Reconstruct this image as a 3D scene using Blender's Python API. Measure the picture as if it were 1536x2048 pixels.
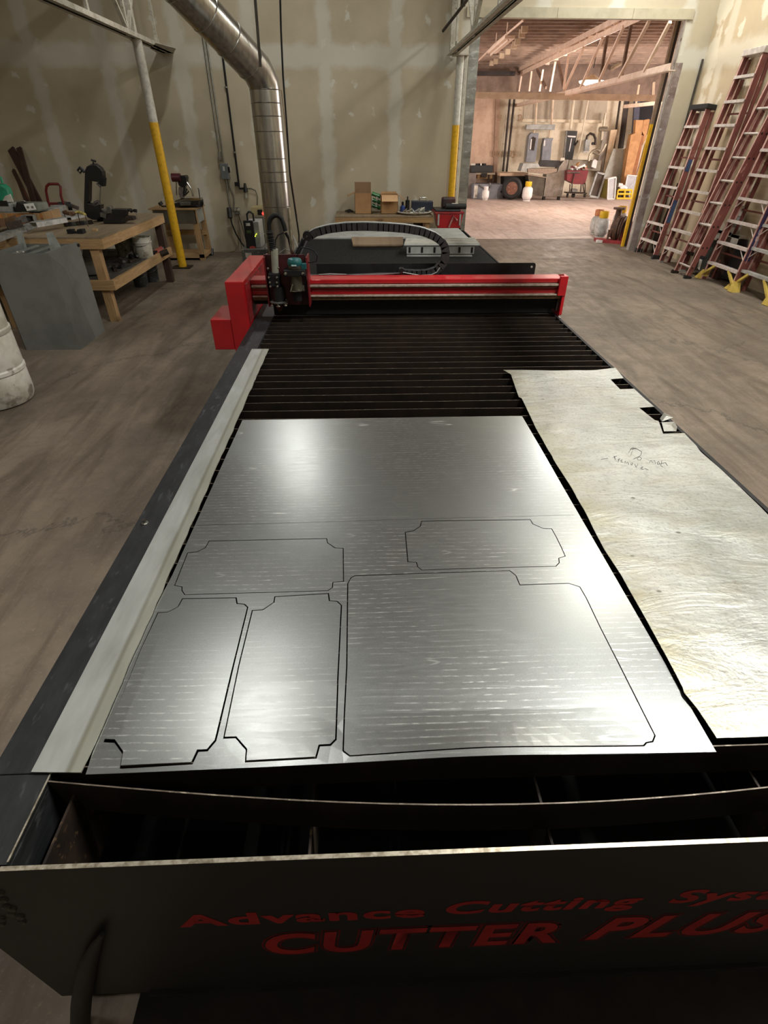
import bpy, bmesh, random
from math import *
from mathutils import Vector, Matrix, noise
from mathutils.geometry import delaunay_2d_cdt

for o in list(bpy.data.objects): bpy.data.objects.remove(o)
scene = bpy.context.scene
C = scene.collection
random.seed(7)

# ---------------------------------------------------------------- camera
CAM_H, FPX = 1.90, 1048.08
PITCH, ROLL, YAW = radians(35.641), radians(.194), radians(-2.163)
def _rz(v, a): return Vector((v[0]*cos(a)-v[1]*sin(a), v[0]*sin(a)+v[1]*cos(a), v[2]))
_f = Vector((0, cos(PITCH), -sin(PITCH))); _u = Vector((0, sin(PITCH), cos(PITCH))); _r = Vector((1, 0, 0))
_rt = cos(ROLL)*_r+sin(ROLL)*_u; _up = -sin(ROLL)*_r+cos(ROLL)*_u
FWD, RT, UP = _rz(_f, YAW), _rz(_rt, YAW), _rz(_up, YAW)
CAM = Vector((0, 0, CAM_H))
cd = bpy.data.cameras.new('camera'); cam = bpy.data.objects.new('camera', cd); C.objects.link(cam)
cd.sensor_fit = 'VERTICAL'; cd.sensor_height = 36; cd.lens = FPX/2048*36; cd.clip_start = .05; cd.clip_end = 200
m = Matrix((RT, UP, -FWD)).transposed().to_4x4(); m.translation = CAM; cam.matrix_world = m
scene.camera = cam
# where the sight line through a picture point meets a real surface of known place
def ray(u, v): return FWD+RT*((u-768)/FPX)-UP*((v-1024)/FPX)
def az(u, v, z=0.): d = ray(u, v); return CAM+d*((z-CAM_H)/d.z)
def ay(u, v, y): d = ray(u, v); return CAM+d*(y/d.y)
def ax(u, v, x): d = ray(u, v); return CAM+d*(x/d.x)
def apl(u, v, P, n): d = ray(u, v); return CAM+d*((P-CAM).dot(n)/d.dot(n))

# ---------------------------------------------------------------- light and exposure
vs = scene.view_settings
vs.view_transform = 'Standard'; vs.look = 'None'; vs.gamma = 1; vs.use_curve_mapping = False
vs.exposure = 0.28
w = bpy.data.worlds.new('world'); scene.world = w; w.use_nodes = True
w.node_tree.nodes['Background'].inputs[0].default_value = (.9, .95, 1, 1)
w.node_tree.nodes['Background'].inputs[1].default_value = .05
#  x, y, watts, length along y, width of each unseen strip lamp in the workshop (hung at LAMP_Z)
LAMP_Z = 5.3
LAMPS = [(-1.28, 3.6, 20, .95, .07), (-1.37, 9.3, 42, .8, .10), (3.5, 5.9, 26, 1.6, .7), (4.4, 10.3, 115, 1.4, .4), (5.0, 7.0, 38, 1.25, .3),
         (2.3, 1.7, 240, 1.3, .35), (-4.4, 1.4, 48, 1.2, .3), (5.0, 1.2, 36, 1.2, .3), (-1.0, -2.4, 14, 1.2, .3), (-5.8, 5.2, 16, 1.2, .3)]  # some placed from sheet highlights, others added only to brighten the room
LAMP_COL = (1, .995, .965)
FAR_COL = (1, .86, .76)
FAR_W = 260       # high bay lamp in the far hall
FAR_FILL = 1300     # unseen area lights added to brighten the far hall

# ---------------------------------------------------------------- mesh helpers
WM = {}
class MB:
    def __init__(s, M=None): s.bm = bmesh.new(); s.M = M; s.mi = 0
    def v(s, p):
        p = Vector(p)
        if s.M is not None: p = s.M @ p
        return s.bm.verts.new(p)
    def f(s, vs):
        try:
            fc = s.bm.faces.new(vs); fc.material_index = s.mi; return fc
        except ValueError: return None
    def hexa(s, P):
        V = [s.v(p) for p in P]
        for q in ((0,3,2,1),(4,5,6,7),(0,1,5,4),(1,2,6,5),(2,3,7,6),(3,0,4,7)): s.f([V[i] for i in q])
        return s
    def box(s, x0, x1, y0, y1, z0, z1):
        return s.hexa([(x0,y0,z0),(x1,y0,z0),(x1,y1,z0),(x0,y1,z0),(x0,y0,z1),(x1,y0,z1),(x1,y1,z1),(x0,y1,z1)])
    def bar(s, p, q, w, h, up=(0,0,1)):
        p, q = Vector(p), Vector(q); d = (q-p).normalized(); up = Vector(up)
        if abs(d.dot(up)) > .99: up = Vector((0,1,0))
        a = d.cross(up).normalized(); b = a.cross(d).normalized()
        P = []
        for o in (p, q):
            for i, j in ((-1,-1),(1,-1),(1,1),(-1,1)): P.append(o+a*(i*w/2)+b*(j*h/2))
        return s.hexa([P[0],P[1],P[2],P[3],P[4],P[5],P[6],P[7]])
    def tube(s, pts, r, seg=10, cap=True):
        pts = [Vector(p) for p in pts]; n = len(pts)
        R = r if isinstance(r, (list, tuple)) else [r]*n
        rings = []; prev = None
        for i, p in enumerate(pts):
            d = (pts[min(i+1,n-1)]-pts[max(i-1,0)])
            if d.length < 1e-9: d = Vector((0,0,1))
            d.normalize()
            if prev is None:
                a = d.cross(Vector((0,0,1)) if abs(d.z) < .9 else Vector((0,1,0))).normalized()
            else:
                a = prev-d*prev.dot(d)
                a = a.normalized() if a.length > 1e-6 else d.orthogonal().normalized()
            prev = a; b = d.cross(a)
            rings.append([s.v(p+(a*cos(2*pi*k/seg)+b*sin(2*pi*k/seg))*R[i]) for k in range(seg)])
        for i in range(n-1):
            for k in range(seg): s.f([rings[i][k], rings[i][(k+1)%seg], rings[i+1][(k+1)%seg], rings[i+1][k]])
        if cap: s.f(rings[0][::-1]); s.f(rings[-1])
        return s
    def cyl(s, p, q, r, seg=16): return s.tube([p, q], r, seg)
    def lathe(s, prof, c=(0,0,0), seg=28, A=None):
        c = Vector(c); A = A or Matrix.Identity(3); rings = []
        for r, z in prof:
            rings.append([s.v(c+A@Vector((r*cos(2*pi*k/seg), r*sin(2*pi*k/seg), z))) for k in range(seg)])
        for i in range(len(prof)-1):
            for k in range(seg): s.f([rings[i][k], rings[i][(k+1)%seg], rings[i+1][(k+1)%seg], rings[i+1][k]])
        if prof[0][0] > 1e-4: s.f(rings[0][::-1])
        if prof[-1][0] > 1e-4: s.f(rings[-1])
        return s
    def prism(s, poly, vec):
        vec = Vector(vec); a = [s.v(p) for p in poly]; b = [s.v(Vector(p)+vec) for p in poly]; n = len(a)
        s.f(a[::-1]); s.f(b)
        for i in range(n): s.f([a[i], a[(i+1)%n], b[(i+1)%n], b[i]])
        return s
    def poly(s, pts): s.f([s.v(p) for p in pts]); return s
    def build(s, name, mat, parent=None, smooth=False, bevel=0, loc=None, label=None, keep=False):
        bm = s.bm
        bmesh.ops.recalc_face_normals(bm, faces=bm.faces)
        if parent is not None:
            W = WM[parent.name]; bm.transform(W.inverted())
        elif not keep:
            if loc is None:
                xs = [v.co for v in bm.verts]
                loc = Vector(((min(c.x for c in xs)+max(c.x for c in xs))/2, (min(c.y for c in xs)+max(c.y for c in xs))/2, min(c.z for c in xs)))
            loc = Vector(loc); W = Matrix.Translation(loc); bm.transform(W.inverted())
        else: W = Matrix.Identity(4)
        me = bpy.data.meshes.new(name); bm.to_mesh(me); bm.free()
        for mm in (mat if isinstance(mat, (list, tuple)) else [mat]): me.materials.append(mm)
        if smooth:
            for p in me.polygons: p.use_smooth = True
            try: me.set_sharp_from_angle(angle=radians(38))
            except Exception: pass
        o = bpy.data.objects.new(name, me); C.objects.link(o)
        if parent is not None: o.parent = parent
        else: o.location = W.translation
        WM[o.name] = W.copy()
        if bevel:
            b = o.modifiers.new('bevel', 'BEVEL'); b.width = bevel; b.segments = 2; b.limit_method = 'ANGLE'; b.angle_limit = radians(40)
        if label: o['label'] = label
        return o
def thing(name, label, cat, loc=(0,0,0), group=None):
    o = bpy.data.objects.new(name, None); C.objects.link(o); o.location = Vector(loc); o.empty_display_size = .1
    WM[o.name] = Matrix.Translation(Vector(loc)); tag(o, label, cat, group); return o
def tag(o, label, cat, group=None, kind=None):
    o['label'] = label; o['category'] = cat
    if group: o['group'] = group
    if kind: o['kind'] = kind
    return o
def struct(o): o['kind'] = 'structure'; return o
def place(o, loc, rot=(0,0,0)):
    o.location = Vector(loc); o.rotation_euler = rot; return o
def copy_tree(o, label=None, parent=None):
    c = o.copy(); C.objects.link(c)
    if parent is not None: c.parent = parent
    if label: c['label'] = label
    for ch in [k for k in bpy.data.objects if k.parent == o]: copy_tree(ch, None, c)
    return c
def py(y, pts): return [ay(u, v, y) for u, v in pts]
def pz(z, pts): return [az(u, v, z) for u, v in pts]

# ---------------------------------------------------------------- materials
def lin(c):
    return tuple(((x/255)/12.92 if x/255 <= .04045 else (((x/255)+.055)/1.055)**2.4) for x in c)+(1,)
class NT:
    def __init__(s, name):
        s.m = bpy.data.materials.new(name); s.m.use_nodes = True; s.t = s.m.node_tree; s.b = s.t.nodes['Principled BSDF']
        s.co = s.t.nodes.new('ShaderNodeTexCoord').outputs['Object']
    def n(s, t, **k):
        x = s.t.nodes.new('ShaderNode'+t)
        for a, b in k.items(): setattr(x, a, b)
        return x
    def l(s, a, b): s.t.links.new(a, b)
    def mapn(s, sc=(1,1,1), lo=(0,0,0), src=None, rot=(0,0,0)):
        x = s.n('Mapping'); x.inputs['Scale'].default_value = sc; x.inputs['Location'].default_value = lo; x.inputs['Rotation'].default_value = rot
        s.l(src or s.co, x.inputs[0]); return x.outputs[0]
    def noise(s, scale, detail=4, rough=.6, src=None, st=(1,1,1), dist=0):
        x = s.n('TexNoise'); x.inputs['Scale'].default_value = scale; x.inputs['Detail'].default_value = detail
        x.inputs['Roughness'].default_value = rough; x.inputs['Distortion'].default_value = dist
        s.l(src or s.mapn(st), x.inputs['Vector']); return x.outputs['Fac']
    def ramp(s, fac, lo, hi, a=0., b=1.):
        x = s.n('MapRange'); x.inputs['From Min'].default_value = lo; x.inputs['From Max'].default_value = hi
        x.inputs['To Min'].default_value = a; x.inputs['To Max'].default_value = b; s.l(fac, x.inputs['Value']); return x.outputs[0]
    def math(s, op, a, b=None, c=None):
        x = s.n('Math', operation=op)
        for i, v in enumerate((a, b, c)):
            if v is None: continue
            if isinstance(v, (int, float)): x.inputs[i].default_value = v
            else: s.l(v, x.inputs[i])
        return x.outputs[0]
    def mix(s, fac, a, b):
        x = s.n('Mix', data_type='RGBA')
        for i, v in ((0, fac), (6, a), (7, b)):
            if isinstance(v, (int, float)): x.inputs[i].default_value = v
            elif isinstance(v, tuple): x.inputs[i].default_value = v
            else: s.l(v, x.inputs[i])
        return x.outputs[2]
    def xyz(s, src=None):
        x = s.n('SeparateXYZ'); s.l(src or s.co, x.inputs[0]); return x.outputs
    def comb(s, a, b, c):
        x = s.n('CombineXYZ')
        for i, v in enumerate((a, b, c)):
            if isinstance(v, (int, float)): x.inputs[i].default_value = v
            else: s.l(v, x.inputs[i])
        return x.outputs[0]
    def bump(s, h, strength=.3, dist=.01):
        x = s.n('Bump'); x.inputs['Strength'].default_value = strength; x.inputs['Distance'].default_value = dist
        s.l(h, x.inputs['Height']); s.l(x.outputs[0], s.b.inputs['Normal'])
    def set(s, **k):
        for a, v in k.items():
            i = s.b.inputs[a.replace('_', ' ')]
            if isinstance(v, (int, float, tuple)): i.default_value = v
            else: s.l(v, i)
MATS = {}
def mat(name, c, c2=None, s=8, rough=.6, metal=0, bump=0, st=(1,1,1), lo=.42, hi=.62, rv=0, c3=None, s3=30, emit=0, coat=0, spec=None):
    if name in MATS: return MATS[name]
    t = NT(name); c = lin(c); col = c
    if c2 is None: c2v = tuple(x*.8 for x in c[:3])+(1,)
    else: c2v = lin(c2)
    nz = t.noise(s, 5, .65, st=st); f = t.ramp(nz, lo, hi)
    out = t.mix(f, c, c2v)
    if c3:
        out = t.mix(t.ramp(t.noise(s3, 3, .6, st=st), .6, .68), out, lin(c3))
    t.set(Base_Color=out, Metallic=metal)
    if rv: t.set(Roughness=t.ramp(nz, .3, .7, rough-rv, rough+rv))
    else: t.set(Roughness=rough)
    if coat: t.set(Coat_Weight=coat)
    if spec is not None: t.set(Specular_IOR_Level=spec)
    if bump: t.bump(t.noise(s*4, 4, .6, st=st), bump, .004)
    if emit: t.set(Emission_Color=c, Emission_Strength=emit)
    MATS[name] = t.m; return t.m

def drywall(name, base, mud, off=0., axis='x', messy=0.):
    t = NT(name); X = t.xyz(); a = X[0] if axis == 'x' else X[1]; z = X[2]
    nb = t.noise(1.1, 4, .6); nf = t.noise(9, 4, .7); nm = t.noise(3.2, 3, .55)
    col = t.mix(t.ramp(nb, .35, .7), lin(base), lin(tuple(int(x*.93) for x in base)))
    # taped vertical joints every 1.22 m, ragged edges
    fr = t.math('FRACT', t.math('DIVIDE', t.math('ADD', a, 100*1.22-off), 1.22))
    d = t.math('ABSOLUTE', t.math('SUBTRACT', fr, .5))
    d = t.math('MULTIPLY', t.math('SUBTRACT', .5, d), 1.22)                      # metres from the joint
    wob = t.math('ADD', d, t.ramp(nm, .3, .7, -.05, .05))
    wob = t.math('ADD', wob, t.ramp(nf, .3, .7, -.02, .02))
    j = t.ramp(wob, .07, .15, 1, 0)
    # horizontal joint
    hz = t.math('ABSOLUTE', t.math('SUBTRACT', z, 3.0)); hz = t.math('ADD', hz, t.ramp(nm, .3, .7, -.05, .05))
    h = t.math('MAXIMUM', t.ramp(hz, .1, .2, 1, 0), j)
    # screw spots
    v = t.n('TexVoronoi'); v.inputs['Randomness'].default_value = .35+messy*.5; v.inputs['Scale'].default_value = 1
    warp = t.comb(t.math('ADD', t.math('DIVIDE', t.math('SUBTRACT', a, off), .407), t.ramp(nf, .3, .7, -.12, .12)), 0., t.math('ADD', t.math('DIVIDE', z, .43), t.ramp(nm, .3, .7, -.25, .25)))
    t.l(warp, v.inputs['Vector'])
    sp = t.ramp(t.math('ADD', v.outputs['Distance'], t.ramp(nb, .3, .7, -.05, .06)), .12, .18, 1, 0)
    k = t.math('MAXIMUM', t.math('MULTIPLY', h, .62), t.math('MULTIPLY', sp, .8))
    if messy: k = t.math('MAXIMUM', k, t.math('MULTIPLY', t.ramp(t.noise(1.7, 4, .5), .54, .58), messy))
    out = t.mix(k, col, lin(mud))
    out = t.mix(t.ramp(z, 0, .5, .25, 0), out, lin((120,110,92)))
    t.set(Base_Color=out, Roughness=.85); t.bump(t.noise(30, 3, .6), .12, .004)
    return t.m

def concrete(name, c1, c2, c3):
    t = NT(name)
    n1 = t.noise(.55, 6, .68, dist=.6); n2 = t.noise(5, 6, .7, dist=.4); n3 = t.noise(1.6, 5, .65, st=(3.2, .45, 1), dist=.8); n4 = t.noise(60, 3, .6)
    col = t.mix(t.ramp(n1, .36, .64), lin(c1), lin(c2))
    col = t.mix(t.ramp(n3, .45, .7, 0, .85), col, lin(c3))
    col = t.mix(t.ramp(n2, .45, .72, 0, .55), col, lin(tuple(int(x*.74) for x in c1)))
    col = t.mix(t.ramp(n4, .6, .75, 0, .3), col, lin(tuple(min(255, int(x*1.3)) for x in c1)))
    cr = t.n('TexVoronoi', feature='DISTANCE_TO_EDGE'); cr.inputs['Scale'].default_value = .32
    t.l(t.mapn(src=t.comb(t.math('ADD', t.xyz()[0], t.ramp(n2, 0, 1, -.25, .25)), t.math('ADD', t.xyz()[1], t.ramp(n1, 0, 1, -.8, .8)), 0.)), cr.inputs['Vector'])
    col = t.mix(t.ramp(cr.outputs['Distance'], .0012, .004, .4, 0), col, lin((40,36,32)))
    sp = t.n('TexVoronoi'); sp.inputs['Scale'].default_value = 2.3; t.l(t.mapn((1,1,1)), sp.inputs['Vector'])
    col = t.mix(t.ramp(sp.outputs['Distance'], .02, .035, .7, 0), col, lin((150,140,125)))
    t.set(Base_Color=col, Roughness=t.ramp(n2, .3, .7, .5, .8)); t.bump(n2, .18, .01)
    return t.m

def galv_sheet():
    t = NT('galvanised_sheet'); X = t.xyz()
    sp = t.n('TexVoronoi'); sp.inputs['Scale'].default_value = 90; t.l(t.mapn(), sp.inputs['Vector'])
    fine = t.noise(420, 2, .6)
    grain = t.noise(14, 3, .6, st=(1, 9, 1))
    # handling scuffs: broken rows running across the sheet
    rows = t.math('SINE', t.math('ADD', t.math('MULTIPLY', X[1], 2*pi/.0165), t.ramp(t.noise(3, 2, .5), 0, 1, -2.5, 2.5)))
    rm = t.math('MULTIPLY', t.ramp(rows, .72, 1, 0, 1), t.ramp(t.noise(120, 3, .75, st=(.35, 1, 1)), .44, .66))
    rm = t.math('MULTIPLY', rm, t.ramp(t.noise(2.2, 2, .5), .36, .6))
    def scr(ang, seed, sx, sc, th):
        m1 = t.mapn((sx, sc, 1), (seed, seed*.7, 0), rot=(0, 0, ang)); a = t.noise(1, 2, .4, src=m1)
        return t.math('MULTIPLY', t.ramp(t.math('ABSOLUTE', t.math('SUBTRACT', a, .5)), .0, .0045, 1, 0), t.ramp(t.noise(5, 3, .6, src=t.mapn((1,1,1), (seed, 0, 0))), .54+th, .64+th))
    sc = t.math('MAXIMUM', scr(.25, 3.1, .8, 16, .0), scr(-1.1, 8.2, .6, 12, .02))
    sc = t.math('MAXIMUM', sc, scr(1.35, 5.7, .7, 14, .03))
    k = t.math('MINIMUM', t.math('ADD', t.math('MULTIPLY', rm, .6), t.math('MULTIPLY', sc, .8)), 1)
    base = t.mix(t.ramp(fine, .2, .8), lin((156,159,156)), lin((176,179,178)))
    base = t.mix(t.ramp(t.noise(2.4, 4, .6), .35, .65, 0, .5), base, lin((150,151,147)))
    col = t.mix(k, base, lin((226,228,222)))
    t.set(Base_Color=col, Metallic=t.ramp(k, 0, 1, .94, .85), Roughness=t.math('ADD', t.ramp(grain, .1, .9, .27, .33), t.math('MULTIPLY', k, .13)))
    MATS['galv'] = t.m; return t.m
def old_sheet():
    t = NT('weathered_aluminium'); X = t.xyz()
    n1 = t.noise(2.2, 5, .65, dist=.5); n2 = t.noise(95, 5, .75); n3 = t.noise(16, 4, .6, st=(.5, 1.4, 1), dist=1); n4 = t.noise(7, 4, .6, st=(.6, 1.6, 1), dist=.6)
    col = t.mix(t.ramp(n1, .35, .65), lin((170,170,164)), lin((146,147,140)))
    col = t.mix(t.ramp(n4, .5, .7, 0, .55), col, lin((150,146,128)))
    col = t.mix(t.ramp(n2, .53, .66, 0, .5), col, lin((96,95,88)))
    ed = t.ramp(X[0], .06, -.0, 0, .55)
    col = t.mix(t.math('MULTIPLY', t.ramp(X[0], -.29, -.14, 1, 0), t.ramp(n3, .35, .6, .1, .6)), col, lin((144,136,106)))
    vo = t.n('TexVoronoi'); vo.inputs['Scale'].default_value = 9; t.l(t.mapn((1, 1.6, 1)), vo.inputs['Vector'])
    col = t.mix(t.ramp(vo.outputs['Distance'], .05, .09, .75, 0), col, lin((70,68,60)))
    t.set(Base_Color=col, Metallic=.85, Roughness=t.ramp(n2, .3, .7, .33, .47))
    t.bump(t.math('ADD', t.math('MULTIPLY', n2, .3), t.math('MULTIPLY', n4, 2.2)), .5, .006)
    return t.m
def strip_mat():
    t = NT('aluminium_strip'); X = t.xyz()
    n2 = t.noise(40, 4, .7, st=(1, .25, 1)); n3 = t.noise(12, 4, .6, st=(1, .3, 1))
    col = t.mix(t.ramp(n3, .35, .65), lin((180,182,178)), lin((158,160,154)))
    st = t.math('MULTIPLY', t.ramp(t.math('ADD', X[0], t.ramp(n3, .3, .7, -.006, .006)), .012, .02, 0, 1), 1)
    col = t.mix(t.math('MULTIPLY', st, .6), col, lin((150,147,128)))
    ln = t.ramp(t.math('ABSOLUTE', t.math('SUBTRACT', X[0], .018)), .002, .008, .5, 0)
    col = t.mix(ln, col, lin((112,108,90)))
    t.set(Base_Color=col, Metallic=.7, Roughness=t.ramp(n2, .3, .7, .42, .55)); t.bump(n2, .06, .002)
    return t.m
def wood(name, c1, c2, axis=1, knots=True):
    if name in MATS: return MATS[name]
    t = NT(name); st = [7, 7, 7]; st[axis] = .6
    g = t.noise(3.2, 5, .65, st=tuple(st), dist=1.2); f = t.noise(22, 3, .7, st=tuple(st))
    col = t.mix(t.ramp(g, .35, .65), lin(c1), lin(c2)); col = t.mix(t.ramp(f, .5, .75, 0, .35), col, lin(tuple(int(x*.6) for x in c2)))
    if knots: col = t.mix(t.ramp(t.noise(3.1, 2, .4), .66, .72, 0, .7), col, lin((70,46,28)))
    col = t.mix(t.ramp(t.noise(1.7, 4, .6), .5, .75, 0, .45), col, lin((92,80,64)))
    t.set(Base_Color=col, Roughness=.75); t.bump(f, .2, .003); MATS[name] = t.m; return t.m

M_wall = drywall('drywall', (188,177,152), (206,205,194), off=-.6)
M_wall2 = drywall('patched_drywall', (190,172,140), (214,206,184), off=.2, axis='y', messy=.8)
M_floor = concrete('workshop_concrete', (133,119,102), (103,91,78), (80,66,52))
M_floor2 = concrete('hall_concrete', (206,188,178), (190,172,162), (164,142,130))
M_galv = galv_sheet(); M_old = old_sheet(); M_strip = strip_mat()
M_blk = mat('black_painted_steel', (22,22,22), (31,31,31), 12, .6, bump=.1, spec=.25)
M_blkrail = mat('scuffed_black_rail', (26,27,28), (36,37,38), 30, .55, bump=.1, st=(1, .3, 1), c3=(52,53,54), s3=55, spec=.3)
M_dark = mat('dark_rusty_steel', (52,40,30), (34,27,22), 14, .6, .3, c3=(92,72,50), s3=40)
M_slat = mat('scorched_steel_slat', (48,37,29), (34,27,22), 7, .55, .2, st=(1.6,1,.4))
M_edge = mat('bare_steel_edge', (178,170,152), (126,116,98), 60, .4, .8)
M_red = mat('red_painted_steel', (178,20,31), (162,16,25), 5, .36, bump=.04, coat=.35)
M_redd = mat('worn_red_paint', (150,26,32), (112,20,24), 9, .45, c3=(190,120,110), s3=40)
M_chrome = mat('bright_steel', (205,205,200), (170,168,160), 30, .22, 1)
M_steel = mat('grey_steel', (128,128,124), (104,104,100), 14, .42, .8)
M_duct = mat('spiral_duct_metal', (186,185,180), (158,156,150), 5, .27, .95, bump=.05, st=(3, 3, .6))
M_blackp = mat('black_plastic', (18,18,19), (26,26,27), 20, .4)
M_rub = mat('black_rubber', (22,22,22), (32,31,30), 20, .7, bump=.2)
M_white = mat('dirty_white_plastic', (206,203,192), (172,166,150), 4, .5, c3=(130,122,108), s3=6, bump=.05)
M_wpaint = mat('white_truss_paint', (196,192,178), (170,164,148), 9, .55, c3=(120,112,98), s3=30)
M_grey = mat('grey_galvanised_box', (128,130,126), (112,114,110), 2.2, .5, .35)
M_greyp = mat('light_grey_paint', (160,162,158), (136,138,134), 6, .5)
M_pine = wood('pine_lumber', (176,144,100), (148,116,76), 1)
M_pinex = wood('pine_lumber_across', (176,144,100), (148,116,76), 0)
M_pinez = wood('pine_lumber_upright', (172,140,98), (142,110,72), 2)
M_ply = wood('dusty_plywood', (140,122,94), (112,98,78), 1, False)
M_brown = wood('dark_brown_wood', (74,50,38), (54,36,28), 2, False)
M_card = mat('cardboard', (168,130,88), (152,116,76), 3, .8)
M_teal = mat('teal_plastic', (22,92,92), (16,74,76), 8, .45)
M_green = mat('green_machine_paint', (40,150,112), (28,118,88), 5, .45)
M_yel = mat('yellow_plastic', (226,186,40), (204,164,32), 7, .45)
M_glass = mat('green_tinted_glass', (60,120,70), (40,92,56), 5, .15)
# ================================================================ THE BUILDING
WY, WX = 11.75, 5.98
OPL, OPR, OPT = 2.03, 5.48, 3.50
HALL_Y0 = 11.85
struct(MB().box(-9, WX+.02, -5, 13.28, -.12, 0).build('floor', M_floor))
struct(MB().box(-5, 18, 13.3, 26, -.13, -.004).build('floor', M_floor2))
struct(MB().box(-9.2, OPL, WY, HALL_Y0, 0, 6).build('wall_back', M_wall, loc=(0, WY, 0)))
struct(MB().box(OPR, WX+.3, WY, HALL_Y0, 0, 6).build('wall_back_right', M_wall, loc=(0, WY, 0)))
struct(MB().box(OPL, OPR, WY, HALL_Y0, OPT, 6).build('wall_back_header', M_wall, loc=(0, WY, 0)))
struct(MB().box(WX, WX+.3, -5, WY, 0, 6).build('wall_right', M_wall2, loc=(WX, 0, 0)))
struct(MB().box(-9.2, -9, -5, WY, 0, 6).build('wall_left', M_wall2, loc=(-9, 0, 0)))
struct(MB().box(-9.2, WX+.3, -5.2, -5, 0, 6).build('wall_front', M_wall, loc=(0, -5, 0)))
M_ceil = mat('white_roof_deck', (150,142,128), (132,124,110), 3, .7)
cb = MB().box(-9.2, WX+.3, -5.2, HALL_Y0, 6.0, 6.2)
for i in range(60): cb.box(-9, WX, -4.9+i*.28, -4.9+i*.28+.12, 5.95, 6.0)
struct(cb.build('ceiling', M_ceil))
# steel lining of the wide opening
M_lin = mat('scuffed_steel_lining', (150,150,142), (118,116,108), 3, .42, .75, bump=.05, st=(1,1,2.5), c3=(176,176,168), s3=7)
M_purp = mat('stained_steel_lining', (160,148,142), (120,102,98), 2.2, .5, .35, st=(1,1,1.5), c3=(190,190,186), s3=6)
struct(MB().box(OPL-.16, OPL+.004, WY-.006, WY, 0, OPT).box(OPL, OPL+.006, WY, HALL_Y0+.05, 0, OPT).build('trim_1', M_lin))
struct(MB().box(OPR-.006, OPR, WY-.02, HALL_Y0+.02, 0, OPT).build('trim_9', mat('bright_jamb_steel', (190,188,180), (160,158,150), 4, .35, .5, c3=(110,104,96), s3=9)))
struct(MB().box(OPR-.006, OPR+.13, WY-.012, WY, 0, OPT-.55).build('trim_2', M_purp))
M_hdr = mat('header_board', (182,174,150), (166,158,134), 3, .7)
hd = MB(); hd.box(OPL-.25, 3.28, WY-.03, WY, OPT, OPT+.13); hd.box(3.285, 4.55, WY-.03, WY, OPT, OPT+.13); hd.box(4.555, OPR+.1, WY-.03, WY, OPT, OPT+.13)
struct(hd.build('trim_3', M_hdr))
struct(MB().bar((OPR+.46, WY-.02, .1), (OPR+.46, WY-.02, 3.0), .03, .02).build('trim_4', mat('dark_corner_gap', (70,64,54), (54,50,44), 9, .8)))

# ---------------- workshop roof trusses
def truss(x, y0, y1, zb, zt, label, posts, diags, pls):
    t = thing('roof_truss', label, 'truss', (x, y1, zb), 'painted trusses across the workshop')
    ch = MB()
    for s in (-1, 1):
        ch.box(x+s*.06-.035*(s+1)/1+.035-.035, x+s*.06+.035*(1-s)/1, y0, y1, zb+.07, zb+.078) if False else None
        xa = x+s*.018; xb = x+s*.085
        ch.box(min(xa, xb), max(xa, xb), y0, y1, zb, zb+.009)
        ch.box(min(xa, xa+s*.008), max(xa, xa+s*.008), y0, y1, zb, zb+.075)
    ch.build('bottom_chord', M_wpaint, t)
    tc = MB()
    for s in (-1, 1):
        xa = x+s*.018; xb = x+s*.085
        tc.box(min(xa, xb), max(xa, xb), y0, y1, zt+.066, zt+.075); tc.box(min(xa, xa+s*.008), max(xa, xa+s*.008), y0, y1, zt, zt+.075)
    tc.build('top_chord', M_wpaint, t)
    for y in posts:
        MB().bar((x, y, zb+.03), (x, y, zt+.05), .035, .055).build('web_post', M_wpaint, t)
    for a, b in diags:
        MB().bar((x, a, zb+.04), (x, b, zt+.03), .03, .05, up=(1,0,0)).build('web_diagonal', M_wpaint, t)
    for y in pls: MB().box(x-.012, x+.012, y-.09, y+.09, zb, zb+.13).build('gusset_plate', M_wpaint, t)
    return t
TL = truss(-3.2, 2.0, 11.72, 3.02, 4.3, 'white steel roof truss at the upper left above the yellow pole', [11.2, 9.9, 8.6, 6.0, 3.4], [(9.9, 11.2), (9.9, 8.6), (7.3, 8.6), (7.3, 6.0), (4.7, 6.0), (4.7, 3.4)], [11.2, 9.9, 7.3, 4.7])
TR = truss(1.57, 2.0, 11.72, 3.015, 4.3, 'white steel roof truss ending beside the wide doorway', [11.25, 9.6, 8.0, 6.0, 3.4], [(9.6, 11.25), (9.6, 8.0), (7.0, 8.0), (7.0, 6.0), (4.7, 6.0), (4.7, 3.4)], [11.2, 9.6, 7.0, 4.7])
MB().tube([ay(886, 62, 11.6), ay(925, 12, 10.9), ay(945, -14, 10.6)], .022, 8).build('sag_rod', mat('dark_steel_rod', (70,64,56), (56,50,44), 9, .6), TR)
b = MB(); b.hexa(pz(3.02, [(300,97),(340,122),(352,97),(312,86)])+pz(3.032, [(300,96),(340,121),(352,96),(312,85)])); b.build('end_plate', M_wpaint, TL)

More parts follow.
